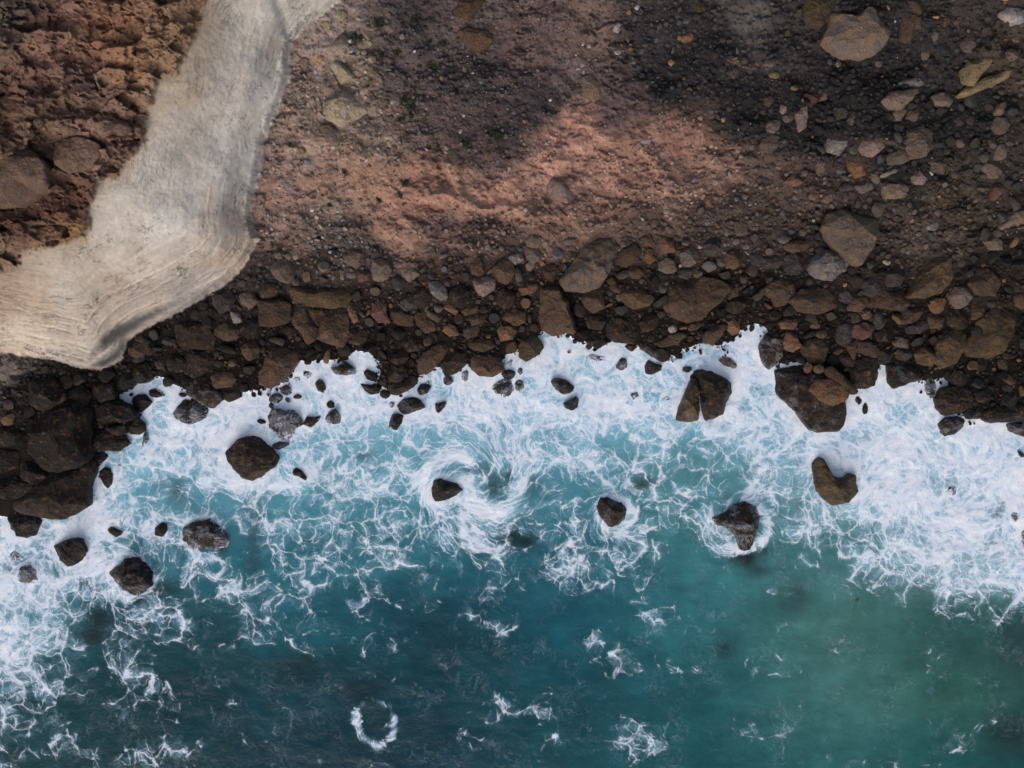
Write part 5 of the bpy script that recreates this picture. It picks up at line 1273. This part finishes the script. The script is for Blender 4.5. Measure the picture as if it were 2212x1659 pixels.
for tile, L in SHRUBS.items():
    for x, y, s in L:
        u, v = to_u(tile, x, y); z = float(terrain(np.array([u]), np.array([v]))[0]); wx, wy = world(u, v, z)
        if cnt < 6: o = SMESH[cnt]
        else: o = SMESH[cnt % 6].copy(); col.objects.link(o)
        o.location = (wx, wy, z - .02); o.rotation_euler = (0, 0, pr.uniform(0, 6.28)); q = s * .62
        o.scale = (q, q * pr.uniform(.7, 1), q * .7)
        shr.append(dict(u=u, v=v, o=o, s=s, d=s * 8)); cnt += 1
# ---------------------------------------------------------------- sea
water = build_water()

# ---------------------------------------------------------------- labels that single each thing out
marks = [r for r in rocks if r['phrase']]
import re
def short(ph):
    q = re.split(r' (?:right of|high|half buried|in|on|near|by|off|alone|lying|standing|above|below|beside|among|at|of the|slanting|under|ending|jutting|ringed|trailing|inside) ', ph)[0]
    return q if len(q.split()) >= 3 and not q.endswith('half') else ph
_sh = [short(m['phrase']) for m in marks]
for m, q in zip(marks, _sh): m['ref'] = q if _sh.count(q) == 1 and len(m['phrase'].split()) > 5 else m['phrase']
def side(r, m):
    dx, dy = r['u'] - m['u'], r['v'] - m['v']
    if abs(dx) > 2.2 * abs(dy): return 'right of' if dx > 0 else 'left of'
    if abs(dy) > 2.2 * abs(dx): return 'below' if dy > 0 else 'above'
    return ('lower ' if dy > 0 else 'upper ') + ('right of' if dx > 0 else 'left of')
def sizew(d): return 'tiny' if d < 7 else 'small' if d < 13 else 'medium' if d < 24 else 'large' if d < 44 else 'huge'
for r in marks:
    tag(r['o'], r['phrase'], 'outcrop' if r['kind'] == 'outcrop' else 'rock' if r['sea'] else 'boulder')
rest = [r for r in rocks if not r['phrase']]
GRP = {'sea_rock': 'rocks standing in the surf', 'boulder': 'boulders of the rubble slope and shore', 'outcrop': 'outcrops of the brown cliff top'}
NOUN = {'sea_rock': 'sea rock', 'boulder': 'boulder', 'outcrop': 'outcrop'}
ORD = ['nearest', 'second nearest', 'third nearest', 'fourth nearest', 'fifth nearest', 'sixth nearest', 'seventh nearest', 'eighth nearest']
def assign(lst, nounf):
    # a label = look + where it stands from the nearest landmark; those that still agree are told apart by distance
    buckets = {}
    for r in lst:
        wd_ = WORD[r['key']] if 'key' in r else 'dark green'
        look = ('long ' if r.get('asp', 1) > 1.9 else '') + ('foamy ' if r.get('wash', 0) >= .45 else '') + sizew(r['d']) + ' ' + wd_ + ' ' + nounf(r)
        best = None
        for m in sorted(marks, key=lambda m: (m['u'] - r['u']) ** 2 + (m['v'] - r['v']) ** 2):
            if len(f"{look} {side(r, m)} the {m['ref']}".split()) <= 14: best = m; break
        m = best or min(marks, key=lambda m: len(m['ref'].split()) * 1000 + abs(m['u'] - r['u']))
        if best is None: look = look.replace('dark ', '').replace('light ', '').replace('medium ', '').replace('foamy ', '').replace('large ', '')
        buckets.setdefault((look, side(r, m), m['ref']), []).append((math.hypot(m['u'] - r['u'], m['v'] - r['v']), id(r), r))
    for (look, sd, ph), L in buckets.items():
        L.sort(key=lambda q: q[0])
        for i, (_, _, r) in enumerate(L):
            s = f"{look} {sd} the {ph}" if len(L) == 1 else f"{look} {sd} the {ph}, {ORD[min(i, 7)]}"
            r['label'] = s
assign(rest, lambda r: NOUN[r['kind']])
for r in rest:
    tag(r['o'], r['label'], 'outcrop' if r['kind'] == 'outcrop' else 'rock' if r['sea'] else 'boulder')
for r in rocks: tag(r['o'], group=GRP[r['kind']])
assign(shr, lambda r: 'shrub')
for r in shr: tag(r['o'], r['label'], 'shrub', 'shrubs dotted over the slope')
